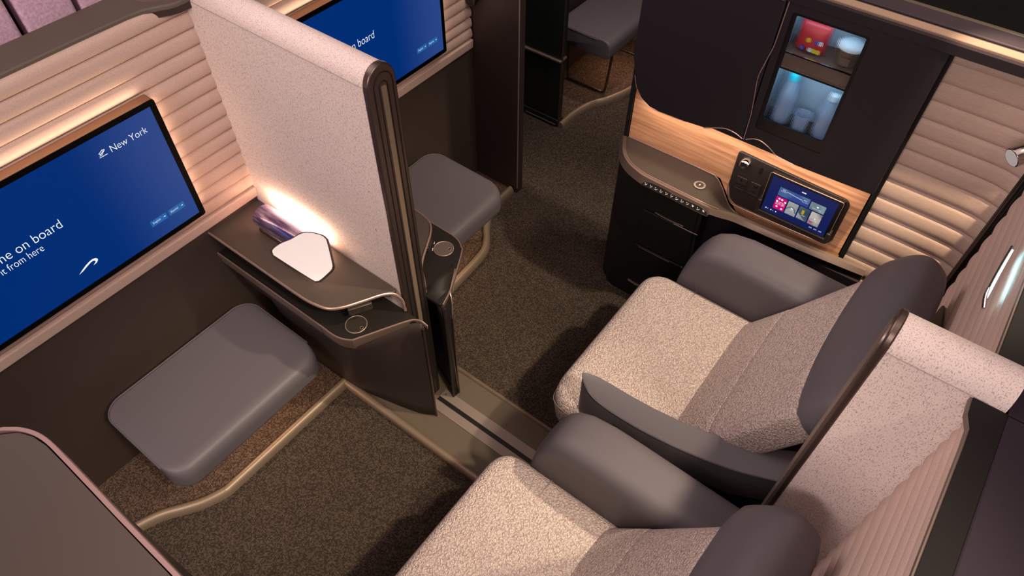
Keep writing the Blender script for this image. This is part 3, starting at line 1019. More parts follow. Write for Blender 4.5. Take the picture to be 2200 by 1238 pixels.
# ------------------------------------------------------------------ ottomans
def ottoman(x0, x1, y0, y1, z1, label, wire=False, lx=None, R=0.068, leg_in=0.0):
    t = thing('ottoman', ((x0 + x1) / 2, (y0 + y1) / 2, 0), label, 'ottoman', None)
    # pad: profile in y-z (waterfall front), extruded in x with rounded plan corners
    pr = rnd([(y1, z1 - 0.105), (y1, z1), (y0, z1 - 0.004), (y0, z1 - 0.105)], [0.012, 0.014, 0.060, 0.022], 9)
    n = len(pr)
    N = 14
    rings = []
    yc, zc = (y0 + y1) / 2, z1 - 0.055
    xs = []
    for k in range(9):
        th = k / 8 * PI / 2
        xs.append((x0 + R * (1 - math.cos(PI / 2 - th + 0)) if False else x0 + R * (1 - math.sin(th)), R * (1 - math.cos(th))))
    xs = [(x0 + R * (1 - math.sin(k / 8 * PI / 2)), R * (1 - math.cos(k / 8 * PI / 2))) for k in range(8, -1, -1)]
    mid = [((x0 + R) + (x1 - x0 - 2 * R) * k / 6, 0) for k in range(1, 6)]
    xe = [(x1 - R * (1 - math.sin(k / 8 * PI / 2)), R * (1 - math.cos(k / 8 * PI / 2))) for k in range(0, 9)]
    hw = (y1 - y0) / 2
    for x, sh in xs + mid + xe:
        f = (hw - sh) / hw
        ez = 0.006 * (sh / R) ** 2
        rings.append([V((x, yc + (y - yc) * f, (z - ez) if z > zc else z)) for y, z in pr])
    loft('pad', rings, 'leather', t, angle=40)
    # piping along back and side edge
    Rc = R + 0.001
    ppt = [(x0 - 0.001, y0 + 0.08, z1 - 0.012)]
    for k in range(11):
        a_ = k / 10 * PI / 2
        ppt.append((x0 - 0.001 + Rc * (1 - math.cos(a_)), y1 + 0.001 - Rc * (1 - math.sin(a_)), z1 - 0.006))
    for k in range(10, -1, -1):
        a_ = k / 10 * PI / 2
        ppt.append((x1 + 0.001 - Rc * (1 - math.cos(a_)), y1 + 0.001 - Rc * (1 - math.sin(a_)), z1 - 0.006))
    ppt.append((x1 + 0.001, y0 + 0.08, z1 - 0.012))
    tube('piping', ppt, 0.0026, 'leather', t, smooth=0, seg=8)
    if wire:
        for x in lx:
            zt = z1 - 0.10
            tube('leg_frame', [(x, y1 - 0.03, zt), (x, y1 - 0.03, 0.05), (x, y1 - 0.05, 0.022), (x, y1 - 0.08, 0.02), (x, y0 + 0.10 + leg_in, 0.02), (x, y0 + 0.075 + leg_in, 0.024), (x, y0 + 0.055 + leg_in, 0.06), (x, y0 + 0.035 + leg_in, zt)], 0.007, 'bronze', t, smooth=4)
    else:
        for x in lx:
            prism('bracket', [(y1, z1 - 0.10), (y0 + 0.05, z1 - 0.10), (y0 + 0.07, z1 - 0.145), (y1, z1 - 0.21)], 'x', x - 0.012, x + 0.012, 'brown_side', t, bevel=0.003)
    return t


ottoman(0.098, 0.690, 1.335, 1.735, 0.405, 'long grey leather ottoman below the near screen', lx=(0.17, 0.62))
ottoman(1.262, 1.735, 1.335, 1.755, 0.405, 'grey leather ottoman below the far screen, partly behind the partition', wire=True, lx=(1.40, 1.66), leg_in=0.13)
ottoman(2.950, 3.60, 1.585, 1.93, 0.405, 'grey leather ottoman on a wire frame beyond the aisle at top centre', wire=True, lx=(3.05, 3.5), R=0.014)

# warm footwell lights under the ottomans
area('footwell_light', (0.45, 1.62, 0.27), (0.45, 1.45, 0.0), 0.30, 0.9, (1.0, 0.62, 0.38), 0.04)
area('footwell_light_right', (1.45, 1.62, 0.27), (1.42, 1.45, 0.0), 0.30, 1.0, (1.0, 0.62, 0.38), 0.04)
area('footwell_light_window', (3.3, 1.75, 0.27), (3.3, 1.6, 0.0), 0.25, 0.8, (1.0, 0.60, 0.36), 0.04)

# ------------------------------------------------------------------ window-side cabinet across the aisle
fc = thing('aisle_cabinet', (2.95, 2.2, 0), 'near black cabinet with bronze edging across the aisle at top centre', 'cabinet')
box('plinth', (2.645, 2.70, 1.69, 2.60, 0.0, 0.045), 'green', fc, bevel=0.003)
box('lower_panel', (2.652, 2.70, 1.70, 2.60, 0.045, 0.400), 'green', fc, bevel=0.002)
box('upper_panel', (2.650, 2.70, 1.70, 2.60, 0.412, 1.44), 'green', fc, bevel=0.002)
box('handle_ledge', (2.636, 2.70, 1.69, 2.60, 0.398, 0.412), 'satin', fc, bevel=0.004)
tube('edge_strip', [(2.656, 1.694, 0.045), (2.656, 1.694, 0.40)], 0.006, 'bronze', fc, smooth=0)
tube('edge_strip', [(2.656, 1.694, 0.412), (2.656, 1.694, 1.44)], 0.006, 'bronze', fc, smooth=0)
tube('kick_strip', [(2.640, 1.70, 0.018), (2.640, 1.90, 0.018)], 0.003, 'satin', fc, smooth=0, seg=6)
wbk = box('footwell_back_panel', (2.70, 3.9, 1.955, 2.0, 0.0, 1.3), 'brown_side', bevel=0.004)
tag(wbk, 'dark brown panel behind the far ottoman across the aisle', 'panel')
wside = box('window_suite_cabinet', (2.70, 4.4, -1.5, 0.95, 0.0, 1.12), 'streak', bevel=0.01)
tag(wside, 'dark streaked cabinet top beyond the aisle at the upper right corner', 'cabinet')
wdoor = box('window_suite_partition', (2.62, 2.70, -1.5, 0.9, 0.0, 1.12), 'streak')
tag(wdoor, 'dark aisle side panel of the window suite', 'partition')

# ------------------------------------------------------------------ right wardrobe and minibar
wd = thing('wardrobe', (2.05, 0.5, 0), 'tall dark wardrobe with wood panel and glass minibar beside the right seat', 'wardrobe')
XF = 1.960
box('carcass', (2.095, 2.105, 0.085, 0.962, 0.0, 1.398), 'aubergine', wd)
box('back_body_fill', (2.012, 2.020, 0.085, 0.949, 0.60, 0.93), 'aubergine', wd)
# wood splashback in the y-z plane with the S shaped lower edge hidden by the ledge
prism('wood_panel', [(0.948, 0.695), (0.948, 0.955), (0.080, 0.955), (0.080, 0.575), (0.46, 0.575), (0.52, 0.64), (0.56, 0.695)], 'x', 2.0, 2.012, 'wood', wd, smooth=False)
tube('vertical_bead', [(1.995, 0.955, 0.715), (1.995, 0.955, 0.985)], 0.0028, 'chrome', wd, smooth=0, seg=8)
box('edge_post', (1.99, 2.095, 0.950, 0.966, 0.0, 1.398), 'black', wd)
box('side_wall', (2.0, 2.095, 0.072, 0.084, 0.60, 1.398), 'black', wd)
prism('finger_recess', [(0.335, 0.893), (0.665, 0.893), (0.665, 0.960), (0.335, 0.960)], 'x', 1.984, 1.999, 'aubergine', wd, smooth=False)
# doors: left blank door and the minibar door
dl = rnd([(0.518, 0.905), (0.960, 0.905), (0.960, 1.420), (0.518, 1.420)], [0.004, 0.0, 0.0, 0.004], 4)
low = [(0.515, 0.921), (0.545, 0.931), (0.580, 0.932), (0.618, 0.918), (0.655, 0.900), (0.72, 0.893), (0.83, 0.888)]
corner = [(0.868, 0.892), (0.905, 0.912), (0.930, 0.945), (0.945, 0.99)]
door_pts = [(0.5165, 1.405)] + [(0.5165, 0.924)] + low[1:] + corner + [(0.962, 1.06), (0.962, 1.405)]
ldoor = prism('door', door_pts, 'x', XF, 2.0, 'aubergine', wd, bevel=0.004)
tube('handle_bead', [(XF - 0.001, y, z) for y, z in [(0.517, 0.921)] + low[1:5]], 0.0016, 'rose', ldoor, smooth=5, seg=6)
tube('lower_bead', [(XF + 0.001, y, z) for y, z in low[5:] + corner], 0.0012, 'rose', ldoor, smooth=5, seg=6)
tube('door_division', [(1.9585, 0.508, 1.42), (1.9585, 0.510, 1.30), (1.9585, 0.512, 1.26), (1.9585, 0.522, 1.20), (1.9585, 0.528, 1.15), (1.9585, 0.520, 1.08), (1.9585, 0.514, 1.02), (1.9585, 0.512, 0.92)], 0.0016, 'rose', wd, smooth=6, seg=8)
wy0, wy1, wz0, wz1 = 0.268, 0.490, 0.978, 1.380
rpts = [(0.075, 0.915), (0.330, 0.905), (0.385, 0.910), (0.400, 0.915), (0.425, 0.930), (0.455, 0.941), (0.480, 0.938), (0.505, 0.924), (0.513, 0.921), (0.513, 1.405), (0.075, 1.405)]
# the minibar door as a frame around its window
def bridged(outer, inner, x0, x1, m, parent, name):
    import mathutils
    from mathutils.geometry import tessellate_polygon
    loops = [[V((0, p[0], p[1])) for p in outer], [V((0, p[0], p[1])) for p in inner]]
    tris = tessellate_polygon(loops)
    flat = [p for l in loops for p in l]
    n = len(flat)
    vs = [V((x0, p.y, p.z)) for p in flat] + [V((x1, p.y, p.z)) for p in flat]
    fs = [tuple(t) for t in tris] + [tuple(i + n for i in t[::-1]) for t in tris]
    k = 0
    for l in loops:
        c = len(l)
        for i in range(c):
            a, b = k + i, k + (i + 1) % c
            fs.append((a, b, b + n, a + n))
        k += c
    return finish(name, vs, fs, m, parent, False)
win = rnd([(wy0, wz0), (wy1, wz0), (wy1, wz1), (wy0, wz1)], 0.012, 4)
rdoor = bridged(rpts, win, XF, 1.985, 'aubergine', wd, 'door')
tube('handle_bead', [(XF - 0.001, y, z) for y, z in rpts[1:8]], 0.0016, 'rose', rdoor, smooth=5, seg=6)
win_in = rnd([(wy0 + 0.010, wz0 + 0.042), (wy1 - 0.012, wz0 + 0.042), (wy1 - 0.012, wz1 - 0.008), (wy0 + 0.010, wz1 - 0.008)], 0.006, 4)
bridged(win, win_in, XF + 0.003, XF + 0.010, 'gloss_black', rdoor, 'window_frame')
# ribbed glass pane
rings = []
NY = 50 * 6
ya, yb = wy0 + 0.009, wy1 - 0.011
fr, bk_ = [], []
for i in range(NY + 1):
    y = ya + (yb - ya) * i / NY
    fr.append((XF + 0.012 - 0.0007 * abs(math.sin(PI * 50 * i / NY)), y))
vs, fs = [], []
for x, y in fr:
    vs += [(x, y, wz0 + 0.028), (x, y, wz1 - 0.007)]
for x, y in fr:
    vs += [(XF + 0.015, y, wz0 + 0.028), (XF + 0.015, y, wz1 - 0.007)]
n2 = 2 * (NY + 1)
for i in range(NY):
    a = 2 * i
    fs += [(a, a + 2, a + 3, a + 1), (n2 + a, n2 + a + 1, n2 + a + 3, n2 + a + 2), (a, n2 + a, n2 + a + 2, a + 2), (a + 1, a + 3, n2 + a + 3, n2 + a + 1)]
fs += [(0, 1, n2 + 1, n2), (2 * NY, n2 + 2 * NY, n2 + 2 * NY + 1, 2 * NY + 1)]
finish('ribbed_glass_pane', vs, fs, 'glass', rdoor, True, angle=60)
# cavity lining
cb = 2.088
lin = box('minibar_compartment', (cb, cb + 0.004, wy0 - 0.01, wy1 + 0.01, wz0 - 0.01, wz1 + 0.01), 'fridge', wd)
box('side_lining', (1.978, cb, wy0 - 0.012, wy0 - 0.002, wz0 - 0.01, wz1 + 0.01), 'fridge', lin)
box('side_lining', (1.978, cb, wy1 + 0.002, wy1 + 0.012, wz0 - 0.01, wz1 + 0.01), 'fridge', lin)
box('top_lining', (1.978, cb, wy0, wy1, wz1 + 0.002, wz1 + 0.010), 'fridge', lin)
box('floor_lining', (1.978, cb, wy0, wy1, wz0 - 0.006, wz0 + 0.012), 'black', lin)
box('shelf', (1.978, cb, wy0, wy1, 1.196, 1.206), 'black', lin)
box('shelf_edge', (1.974, 1.979, wy0 + 0.01, wy1 - 0.01, 1.204, 1.208), 'chrome', lin)
box('drawer_tray', (1.980, cb, wy0, wy1, 1.206, 1.252), 'box_brown', lin)
box('tray_edge', (1.975, 1.980, wy0 + 0.01, wy1 - 0.01, 1.250, 1.2535), 'chrome', lin)
for nm, lx_, lz_, e_ in (('minibar_light_upper', 2.0, wz1 - 0.004, 0.08), ('minibar_light_lower', 2.0, 1.194, 0.18)):
    d = bpy.data.lights.new(nm, 'AREA')
    d.shape = 'RECTANGLE'
    d.size, d.size_y, d.energy, d.color = 0.19, 0.02, e_, (0.55, 0.80, 1.0)
    o = bpy.data.objects.new(nm, d)
    COL.objects.link(o)
    o.location = (lx_, 0.379, lz_)
    o.rotation_euler = V((0.55, 0, -1)).to_track_quat('-Z', 'Y').to_euler()

def packet(x, y, z):
    t = thing('crisp_packet', (x, y, z), 'red and yellow crisp packet on the upper minibar shelf', 'snack packet')
    rings = []
    for k in range(9):
        s = k / 8
        b = 0.004 + 0.016 * math.sin(PI * s) ** 0.7
        rings.append([V((x + b * math.cos(th), y + 0.045 * math.copysign(abs(math.sin(th)) ** 0.5, math.sin(th)), z + 0.088 * s)) for th in [2 * PI * i / 16 for i in range(16)]])
    loft('bag', rings, 'crisp_red', t)
    for j in range(7):
        yy, zz = y - 0.03 + 0.012 * j % 0.06, z + 0.015 + 0.009 * ((j * 3) % 6)
        disc('printed_blot', (x - 0.0212, yy, zz), 0.007, 0.002, ['crisp_yellow', 'crisp_blue', 'white'][j % 3], t, axis='x', n=10)
    return t
packet(2.02, 0.425, 1.253)

def lathe(name, prof, c, m, parent, n=28):
    rings = [[V((c[0] + r * math.cos(2 * PI * k / n), c[1] + r * math.sin(2 * PI * k / n), c[2] + z)) for k in range(n)] for r, z in prof]
    return loft(name, rings, m, parent)
bw = thing('snack_tub', (2.03, 0.315, 1.253), 'brown snack tub with white lid on the upper minibar shelf', 'tub')
lathe('tub', [(0.030, 0.0), (0.036, 0.04), (0.038, 0.05)], (2.03, 0.315, 1.253), 'box_brown', bw)
lathe('lid', [(0.041, 0.05), (0.041, 0.056), (0.03, 0.064), (0.0, 0.066)], (2.03, 0.315, 1.253), 'white', bw)
box('label', (1.990, 1.993, 0.300, 0.330, 1.262, 1.285), 'box_brown', bw)
def bottle(x, y, h, label, cap):
    t = thing('water_bottle', (x, y, 0.991), label, 'bottle', None)
    lathe('body', [(0.026, 0.0), (0.029, 0.01), (0.029, h * 0.30), (0.026, h * 0.38), (0.029, h * 0.46), (0.028, h * 0.62), (0.012, h * 0.85), (0.011, h * 0.9)], (x, y, 0.991), 'bottle', t)
    lathe('cap', [(0.014, h * 0.88), (0.014, h), (0.010, h * 1.01)], (x, y, 0.991), cap, t)
bottle(2.035, 0.440, 0.17, 'clear water bottle with turquoise cap in the lower minibar, at left', 'cap')
bottle(2.035, 0.305, 0.15, 'clear water bottle with white cap in the lower minibar, at right', 'white')
gl = thing('drinking_glass', (2.02, 0.372, 0.991), 'dark tumbler in the middle of the lower minibar', 'glass')
lathe('tumbler', [(0.022, 0.0), (0.027, 0.06), (0.025, 0.06), (0.020, 0.004)], (2.02, 0.372, 0.991), 'bottle', gl)

# wardrobe top
tp = thing('side_capping', (2.05, 0.2, 1.44), 'grey topped cabinet capping with tan trim running to the upper right corner', 'capping')
box('tan_trim', (1.972, 2.006, -1.3, 1.0, 1.428, 1.441), 'tan', tp, bevel=0.003)
box('dark_strip', (1.956, 1.974, -1.3, 0.965, 1.406, 1.433), 'aubergine', tp)
box('groove', (2.005, 2.022, -1.3, 1.0, 1.420, 1.434), 'brown_side', tp)
box('top_board', (2.022, 2.088, -1.3, 1.0, 1.400, 1.441), 'plum', tp, bevel=0.004)
box('outer_edge', (2.086, 2.110, -1.3, 1.0, 1.402, 1.440), 'tray', tp, bevel=0.008)

# control panel, sockets, reading light, tablet
cp = prism('control_panel', rnd([(0.523, 0.846), (0.122, 0.832), (0.122, 0.628), (0.500, 0.618), (0.523, 0.70)], [0.014, 0.03, 0.03, 0.05, 0.02], 7), 'x', 1.991, 2.0, 'panel', wd, bevel=0.003)
tube('panel_rim', [(1.992, y, z) for y, z in [(0.522, 0.72), (0.520, 0.668), (0.498, 0.622), (0.46, 0.614), (0.30, 0.619), (0.16, 0.6245), (0.132, 0.632), (0.121, 0.655)]], 0.0016, 'rose', cp, smooth=6, seg=6)
lathe_c = V((1.991, 0.486, 0.812))
def lathex(name, prof, c, m, parent, n=28, tilt=None):
    rings = [[V((c[0] - x, c[1] + r * math.cos(2 * PI * k / n), c[2] + r * math.sin(2 * PI * k / n))) for k in range(n)] for r, x in prof]
    return loft(name, rings, m, parent)
lathex('light_port', [(0.021, 0.0), (0.021, 0.004), (0.019, 0.010), (0.016, 0.020), (0.013, 0.022), (0.012, 0.010)], lathe_c, 'chrome', cp)
lathex('light_port_core', [(0.0125, 0.008), (0.0125, 0.016), (0.006, 0.017)], lathe_c, 'black', cp)
for k, (y, z) in enumerate([(0.482, 0.722), (0.430, 0.722)]):
    so = prism('socket', rnd([(y - 0.021, z - 0.026), (y + 0.021, z - 0.026), (y + 0.021, z + 0.026), (y - 0.021, z + 0.026)], 0.005, 4), 'x', 1.988, 1.992, 'panel', cp, bevel=0.0012)
    ol = rnd([(y - 0.021, z - 0.026), (y + 0.021, z - 0.026), (y + 0.021, z + 0.026), (y - 0.021, z + 0.026)], 0.005, 4)
    tube('socket_outline', [(1.988, a, b) for a, b in ol], 0.0006, 'bronze', so, smooth=0, closed=True, seg=5)
    if k == 0:
        holes = [(0, 0.013, 0.003, 0.007), (-0.012, -0.006, 0.006, 0.003), (0.012, -0.006, 0.006, 0.003), (0, -0.006, 0.003, 0.003), (0.0, -0.018, 0.003, 0.003)]
    else:
        holes = [(0, 0.010, 0.004, 0.003), (-0.006, 0.012, 0.004, 0.003), (0, -0.012, 0.005, 0.003)]
    for (a, b, w, h) in holes:
        box('socket_hole', (1.9872, 1.989, y + a - w, y + a + w, z + b - h, z + b + h), 'black', so)
us = prism('charge_port', rnd([(0.424, 0.792), (0.434, 0.792), (0.434, 0.818), (0.424, 0.818)], 0.004, 4), 'x', 1.9885, 1.992, 'black', cp)
# tablet holder and tablet
th_ = prism('tablet_cradle', rnd([(0.398, 0.652), (0.132, 0.652), (0.132, 0.70), (0.145, 0.70), (0.145, 0.672), (0.385, 0.672), (0.385, 0.715), (0.398, 0.715)], [0.012, 0.012, 0.004, 0, 0, 0, 0, 0.004], 4), 'x', 1.958, 1.991, 'panel', cp, bevel=0.002)
tb = thing('tablet', (1.975, 0.262, 0.66), 'small dark blue tablet with colourful tiles held in the control panel', 'tablet')
TX = 1.966
ob = rnd([(0.390, 0.664), (0.138, 0.664), (0.138, 0.838), (0.390, 0.838)], 0.008, 5)
prism('tablet_body', ob, 'x', TX, 1.985, 'gloss_black', tb, bevel=0.002)
tube('tablet_rim', [(TX + 0.001, a, b) for a, b in ob], 0.0012, 'rose', tb, smooth=0, closed=True, seg=6)
dp = prism('display', [(0.379, 0.675), (0.152, 0.675), (0.152, 0.829), (0.379, 0.829)], 'x', TX - 0.0006, TX, 'tablet_bg', tb, smooth=False)
# screen layout in (u right 0..1, v up 0..1) over the display; u=0 at y=0.379
def UV(u, v, lift=0.0008):
    return V((TX - 0.0006 - lift, 0.379 - 0.227 * u, 0.675 + 0.154 * v))
def tile(name, u0, u1, v0, v1, m, lift=0.0008, par=dp):
    r = rnd([(u0, v0), (u1, v0), (u1, v1), (u0, v1)], 0.012, 3)
    return finish(name, [UV(a, b, lift) for a, b in r], [tuple(range(len(r)))], m, par, False)
tile('banner_tile', 0.155, 0.625, 0.565, 0.800, 'tile_blue')
tile('picture_tile', 0.645, 0.870, 0.565, 0.775, 'tile_teal')
tn = tile('magenta_tile', 0.155, 0.325, 0.175, 0.535, 'tile_pink')
tile('headphone_tile', 0.345, 0.505, 0.175, 0.535, 'tile_grey')
tile('drink_tile', 0.525, 0.685, 0.175, 0.535, 'tile_navy')
tile('food_tile', 0.705, 0.870, 0.175, 0.535, 'tile_food')
Yd, Zd = (0, 1, 0), (0, 0, 1)     # mirrored lettering, as in the photograph
def mtext(nm, body, u, v, w, h, m='white_e', par=dp):
    o = text(nm, body, m, par, UV(u + w, v, 0.0013), (0, 0.9999, 0), Zd, width=w * 0.227, height=h * 0.154, depth=0.0)
    return o
mtext('magenta_tile_lettering', 'NETFLIX', 0.170, 0.31, 0.135, 0.095, par=tn)
for (u, v) in [(0.19, 0.46), (0.17, 0.38), (0.29, 0.42), (0.19, 0.235), (0.27, 0.21), (0.235, 0.455)]:
    tile('tile_blossom', u, u + 0.03, v, v + 0.045, 'white_e', 0.0011, tn)
mtext('banner_lettering', 'JFK', 0.20, 0.735, 0.05, 0.035)
mtext('banner_lettering', '09:30 02:25', 0.18, 0.695, 0.09, 0.025)
mtext('banner_lettering', 'LHR', 0.535, 0.700, 0.05, 0.035)
mtext('banner_lettering', '21:45 15:40', 0.52, 0.655, 0.09, 0.025)
for (u0, v0, u1, v1) in [(0.27, 0.735, 0.52, 0.69)]:
    finish('flight_line', [UV(u0, v0, 0.0013), UV(u1, v1, 0.0013), UV(u1, v1 + 0.008, 0.0013), UV(u0, v0 + 0.008, 0.0013)], [(0, 1, 2, 3)], 'white_e', dp, False)
tile('play_dot', 0.745, 0.775, 0.665, 0.705, 'white_e', 0.0012)
mtext('tile_caption', 'entertainment', 0.69, 0.615, 0.13, 0.025)
mtext('tile_caption', 'music', 0.40, 0.31, 0.055, 0.03)
tile('caption_icon', 0.412, 0.450, 0.350, 0.395, 'white_e', 0.0012)
mtext('tile_caption', 'drinks', 0.585, 0.30, 0.055, 0.03)
tile('glass_of_beer', 0.575, 0.615, 0.34, 0.46, 'crisp_yellow', 0.0012)
finish('table_corner', [UV(0.527, 0.20, 0.0011), UV(0.66, 0.185, 0.0011), UV(0.527, 0.35, 0.0011)], [(0, 1, 2)], 'tile_grey', dp, False)
tube('headphone_arc', [UV(0.42 + 0.075 * math.cos(t_), 0.24 + 0.16 * math.sin(t_), 0.0013) for t_ in [0.2 + 0.25 * k for k in range(11)]], 0.0018, 'tile_navy', dp, smooth=0, seg=5)
mtext('tile_caption', 'dining', 0.765, 0.30, 0.055, 0.03)
tile('caption_icon', 0.778, 0.80, 0.345, 0.375, 'white_e', 0.0012)
tile('fruit', 0.725, 0.775, 0.235, 0.265, 'tile_pink', 0.0012)
for k in range(5):
    tile('status_icon', 0.055 + 0.04 * k, 0.055 + 0.04 * k + (0.02 if k % 2 == 0 else 0.005), 0.085, 0.115, 'white_e', 0.0012)
for k in range(3):
    mtext('menu_lettering', 'menu', 0.755 + 0.075 * k, 0.085, 0.045, 0.03)
tile('ribbon_emblem', 0.465, 0.535, 0.885, 0.91, 'white_e', 0.0012)

# console tray with metal edge and seat controls
kn = thing('seat_side_unit', (1.93, 0.7, 0), 'dark drawer unit with bronze tray, charging mark and seat icons beside the right seat', 'side unit')
# outer metal edge: loft of a slanted band following the tray, stepping down towards the rear
e_out = [(1.985, 0.965, 0.703), (1.905, 0.918, 0.703), (1.860, 0.868, 0.703), (1.836, 0.805, 0.703), (1.831, 0.76, 0.702), (1.829, 0.66, 0.701), (1.829, 0.57, 0.699), (1.838, 0.525, 0.690), (1.862, 0.490, 0.672), (1.895, 0.45, 0.652), (1.915, 0.40, 0.638), (1.930, 0.30, 0.628), (1.948, 0.15, 0.620), (1.965, -0.02, 0.618)]
E_ = smooth_path(e_out, 5)
rings = []
for i, p in enumerate(E_):
    u = i / (len(E_) - 1)
    w = 0.020
    dz = 0.032 if u < 0.55 else 0.018
    tt = E_[min(i + 1, len(E_) - 1)] - E_[max(i - 1, 0)]
    s = V((tt.y, -tt.x, 0)).normalized()
    if s.x > 0:
        s = -s
    inn = p - s * 0.014
    rings.append([inn + V((0, 0, -0.004)), inn, p, p + s * 0.010 + V((0, 0, -dz)), p + s * 0.004 + V((0, 0, -dz - 0.004)), inn + V((0, 0, -dz))])
loft('metal_edge', rings, 'satin', kn, angle=25)
tube('tray_bead', [tuple(p + V((0.013, 0, 0.001))) for p in E_[8:40]], 0.0016, 'rose', kn, smooth=0, seg=6)
tube('rear_bead', [(1.996, 0.945, 0.702), (1.996, 0.62, 0.702), (1.995, 0.575, 0.696), (1.994, 0.548, 0.672), (1.993, 0.522, 0.635), (1.990, 0.49, 0.598), (1.989, 0.44, 0.580), (1.989, 0.38, 0.577), (1.990, 0.10, 0.577), (1.990, 0.06, 0.577)], 0.0022, 'rose', kn, smooth=6, seg=6)
# one continuous tray surface between the metal edge and the wood, stepping down in an S towards the rear
def zin(y):
    k = [(0.96, 0.700), (0.62, 0.700), (0.585, 0.697), (0.560, 0.685), (0.540, 0.662), (0.522, 0.630), (0.500, 0.601), (0.47, 0.585), (0.42, 0.578), (-0.05, 0.577)]
    for (ya, za), (yb, zb_) in zip(k, k[1:]):
        if y <= ya and y >= yb:
            return za + (zb_ - za) * (ya - y) / (ya - yb)
    return k[0][1] if y > k[0][0] else k[-1][1]
KT = 8
tv_, tf_ = [], []
for p in E_:
    yi = min(p.y, 0.948)
    for k in range(KT + 1):
        w = k / KT
        ws = w * w * (3 - 2 * w)
        tv_.append((1.998 * (1 - w) + (p.x + 0.012) * w, yi * (1 - w) + p.y * w, zin(yi) * (1 - ws) + (p.z - 0.004) * ws))
for i in range(len(E_) - 1):
    for k in range(KT):
        a = i * (KT + 1) + k
        tf_.append((a, a + 1, a + KT + 2, a + KT + 1))
ts_ = finish('tray_surface', tv_, tf_, 'tray', kn, True, angle=60)
disc('charging_mark', (1.915, 0.60, 0.7005), 0.0215, 0.0004, 'mark', kn)
disc('charging_mark_core', (1.915, 0.60, 0.7008), 0.0145, 0.0004, 'tray', kn)
bolt = [(0.002, 0.008), (-0.004, -0.001), (-0.0005, -0.001), (-0.002, -0.008), (0.004, 0.001), (0.0005, 0.001)]
finish('charging_bolt', [(1.915 + b * 0.9, 0.60 - a, 0.7014) for a, b in bolt], [(0, 1, 2, 5), (5, 2, 3, 4)], 'icon', kn, False)
# body with drawers
bd = rnd([(1.868, 0.545), (1.868, 0.865), (1.93, 0.94), (2.02, 0.955), (2.02, 0.545)], [0, 0.07, 0.05, 0, 0], 6)
bd = [(min(x, 1.998), y) for x, y in bd]
prism('unit_body', bd, 'z', 0.0, 0.668, 'black', kn, bevel=0.004)
box('rear_body', (1.945, 1.998, -0.02, 0.545, 0.0, 0.572), 'aubergine', kn)
for (z0, z1) in ((0.335, 0.520), (0.530, 0.650), (0.10, 0.325)):
    dr = prism('drawer', rnd([(0.560, z0), (0.775, z0), (0.775, z1), (0.560, z1)], 0.006, 3), 'x', 1.861, 1.870, 'black', kn, bevel=0.002)
    if z0 == 0.335:
        tube('drawer_bead', [(1.8605, 0.54, 0.5235), (1.8605, 0.64, 0.5235)], 0.0014, 'rose', dr, smooth=0, seg=6)
    elif z0 == 0.530:
        tube('finger_pull', [(1.861, 0.72, 0.533), (1.859, 0.66, 0.531), (1.861, 0.60, 0.533)], 0.004, 'bronze', dr, smooth=4, seg=6)
    else:
        tube('finger_pull', [(1.861, 0.76, 0.318), (1.861, 0.62, 0.318)], 0.0012, 'satin', dr, smooth=0, seg=6)
tube('floor_pull', [(1.860, 0.775, 0.102), (1.858, 0.74, 0.099), (1.860, 0.715, 0.100)], 0.005, 'satin', kn, smooth=4, seg=6)
# seat control strip on the slanted outer edge
st = thing('seat_control_strip', (1.83, 0.66, 0.69), 'dark strip of white seat position icons along the tray edge', 'control strip')
def ctrl(y, s):       # point on slanted band: s=0 top, 1 bottom
    return V((1.829 - 0.010 * s - 0.0012, y, 0.701 - 0.032 * s))
outl = [(0.785, 0.95), (0.772, 0.45), (0.745, 0.22), (0.70, 0.20), (0.665, 0.30), (0.655, 0.35), (0.60, 0.30), (0.55, 0.28), (0.522, 0.50), (0.512, 0.98)]
finish('strip', [ctrl(y, s) for y, s in outl], [tuple(range(len(outl)))], 'panel', st, False)
tube('strip_rim', [ctrl(y, s) for y, s in outl], 0.0005, 'satin', st, smooth=3, seg=5)
random.seed(3)
for k in range(12):
    y = 0.765 - k * 0.0212
    c = 0.62
    def ipoly(pts, nm='seat_icon'):
        return finish(nm, [ctrl(y - a * 0.0052, c - b * 0.16) - V((0.0005, 0, 0)) for a, b in pts], [tuple(range(len(pts)))], 'icon', st, False)
    kind = k % 4
    ipoly([(-0.9, 0.9), (-0.3, 0.9), (-0.3, 0.3), (-0.9, 0.3)])
    if k == 11:
        ipoly([(-0.8, -0.4), (0.0, 1.0), (0.8, -0.4)])
    elif k == 9:
        ipoly([(-0.9, 0.7), (0.9, 0.7), (0.3, -0.5), (-0.3, -0.5)])
    elif kind < 2:
        ipoly([(-0.4, -0.1), (0.3, -0.1), (0.9, 0.8), (1.1, 0.6), (0.5, -0.5), (-0.4, -0.5)])
        ipoly([(-0.6, -0.6), (-0.1, -0.6), (-0.1, -0.9), (-0.6, -0.9)])
    else:
        ipoly([(-1.0, -0.4), (0.2, -0.4), (1.0, 0.4), (1.1, 0.1), (0.3, -0.8), (-1.0, -0.8)])

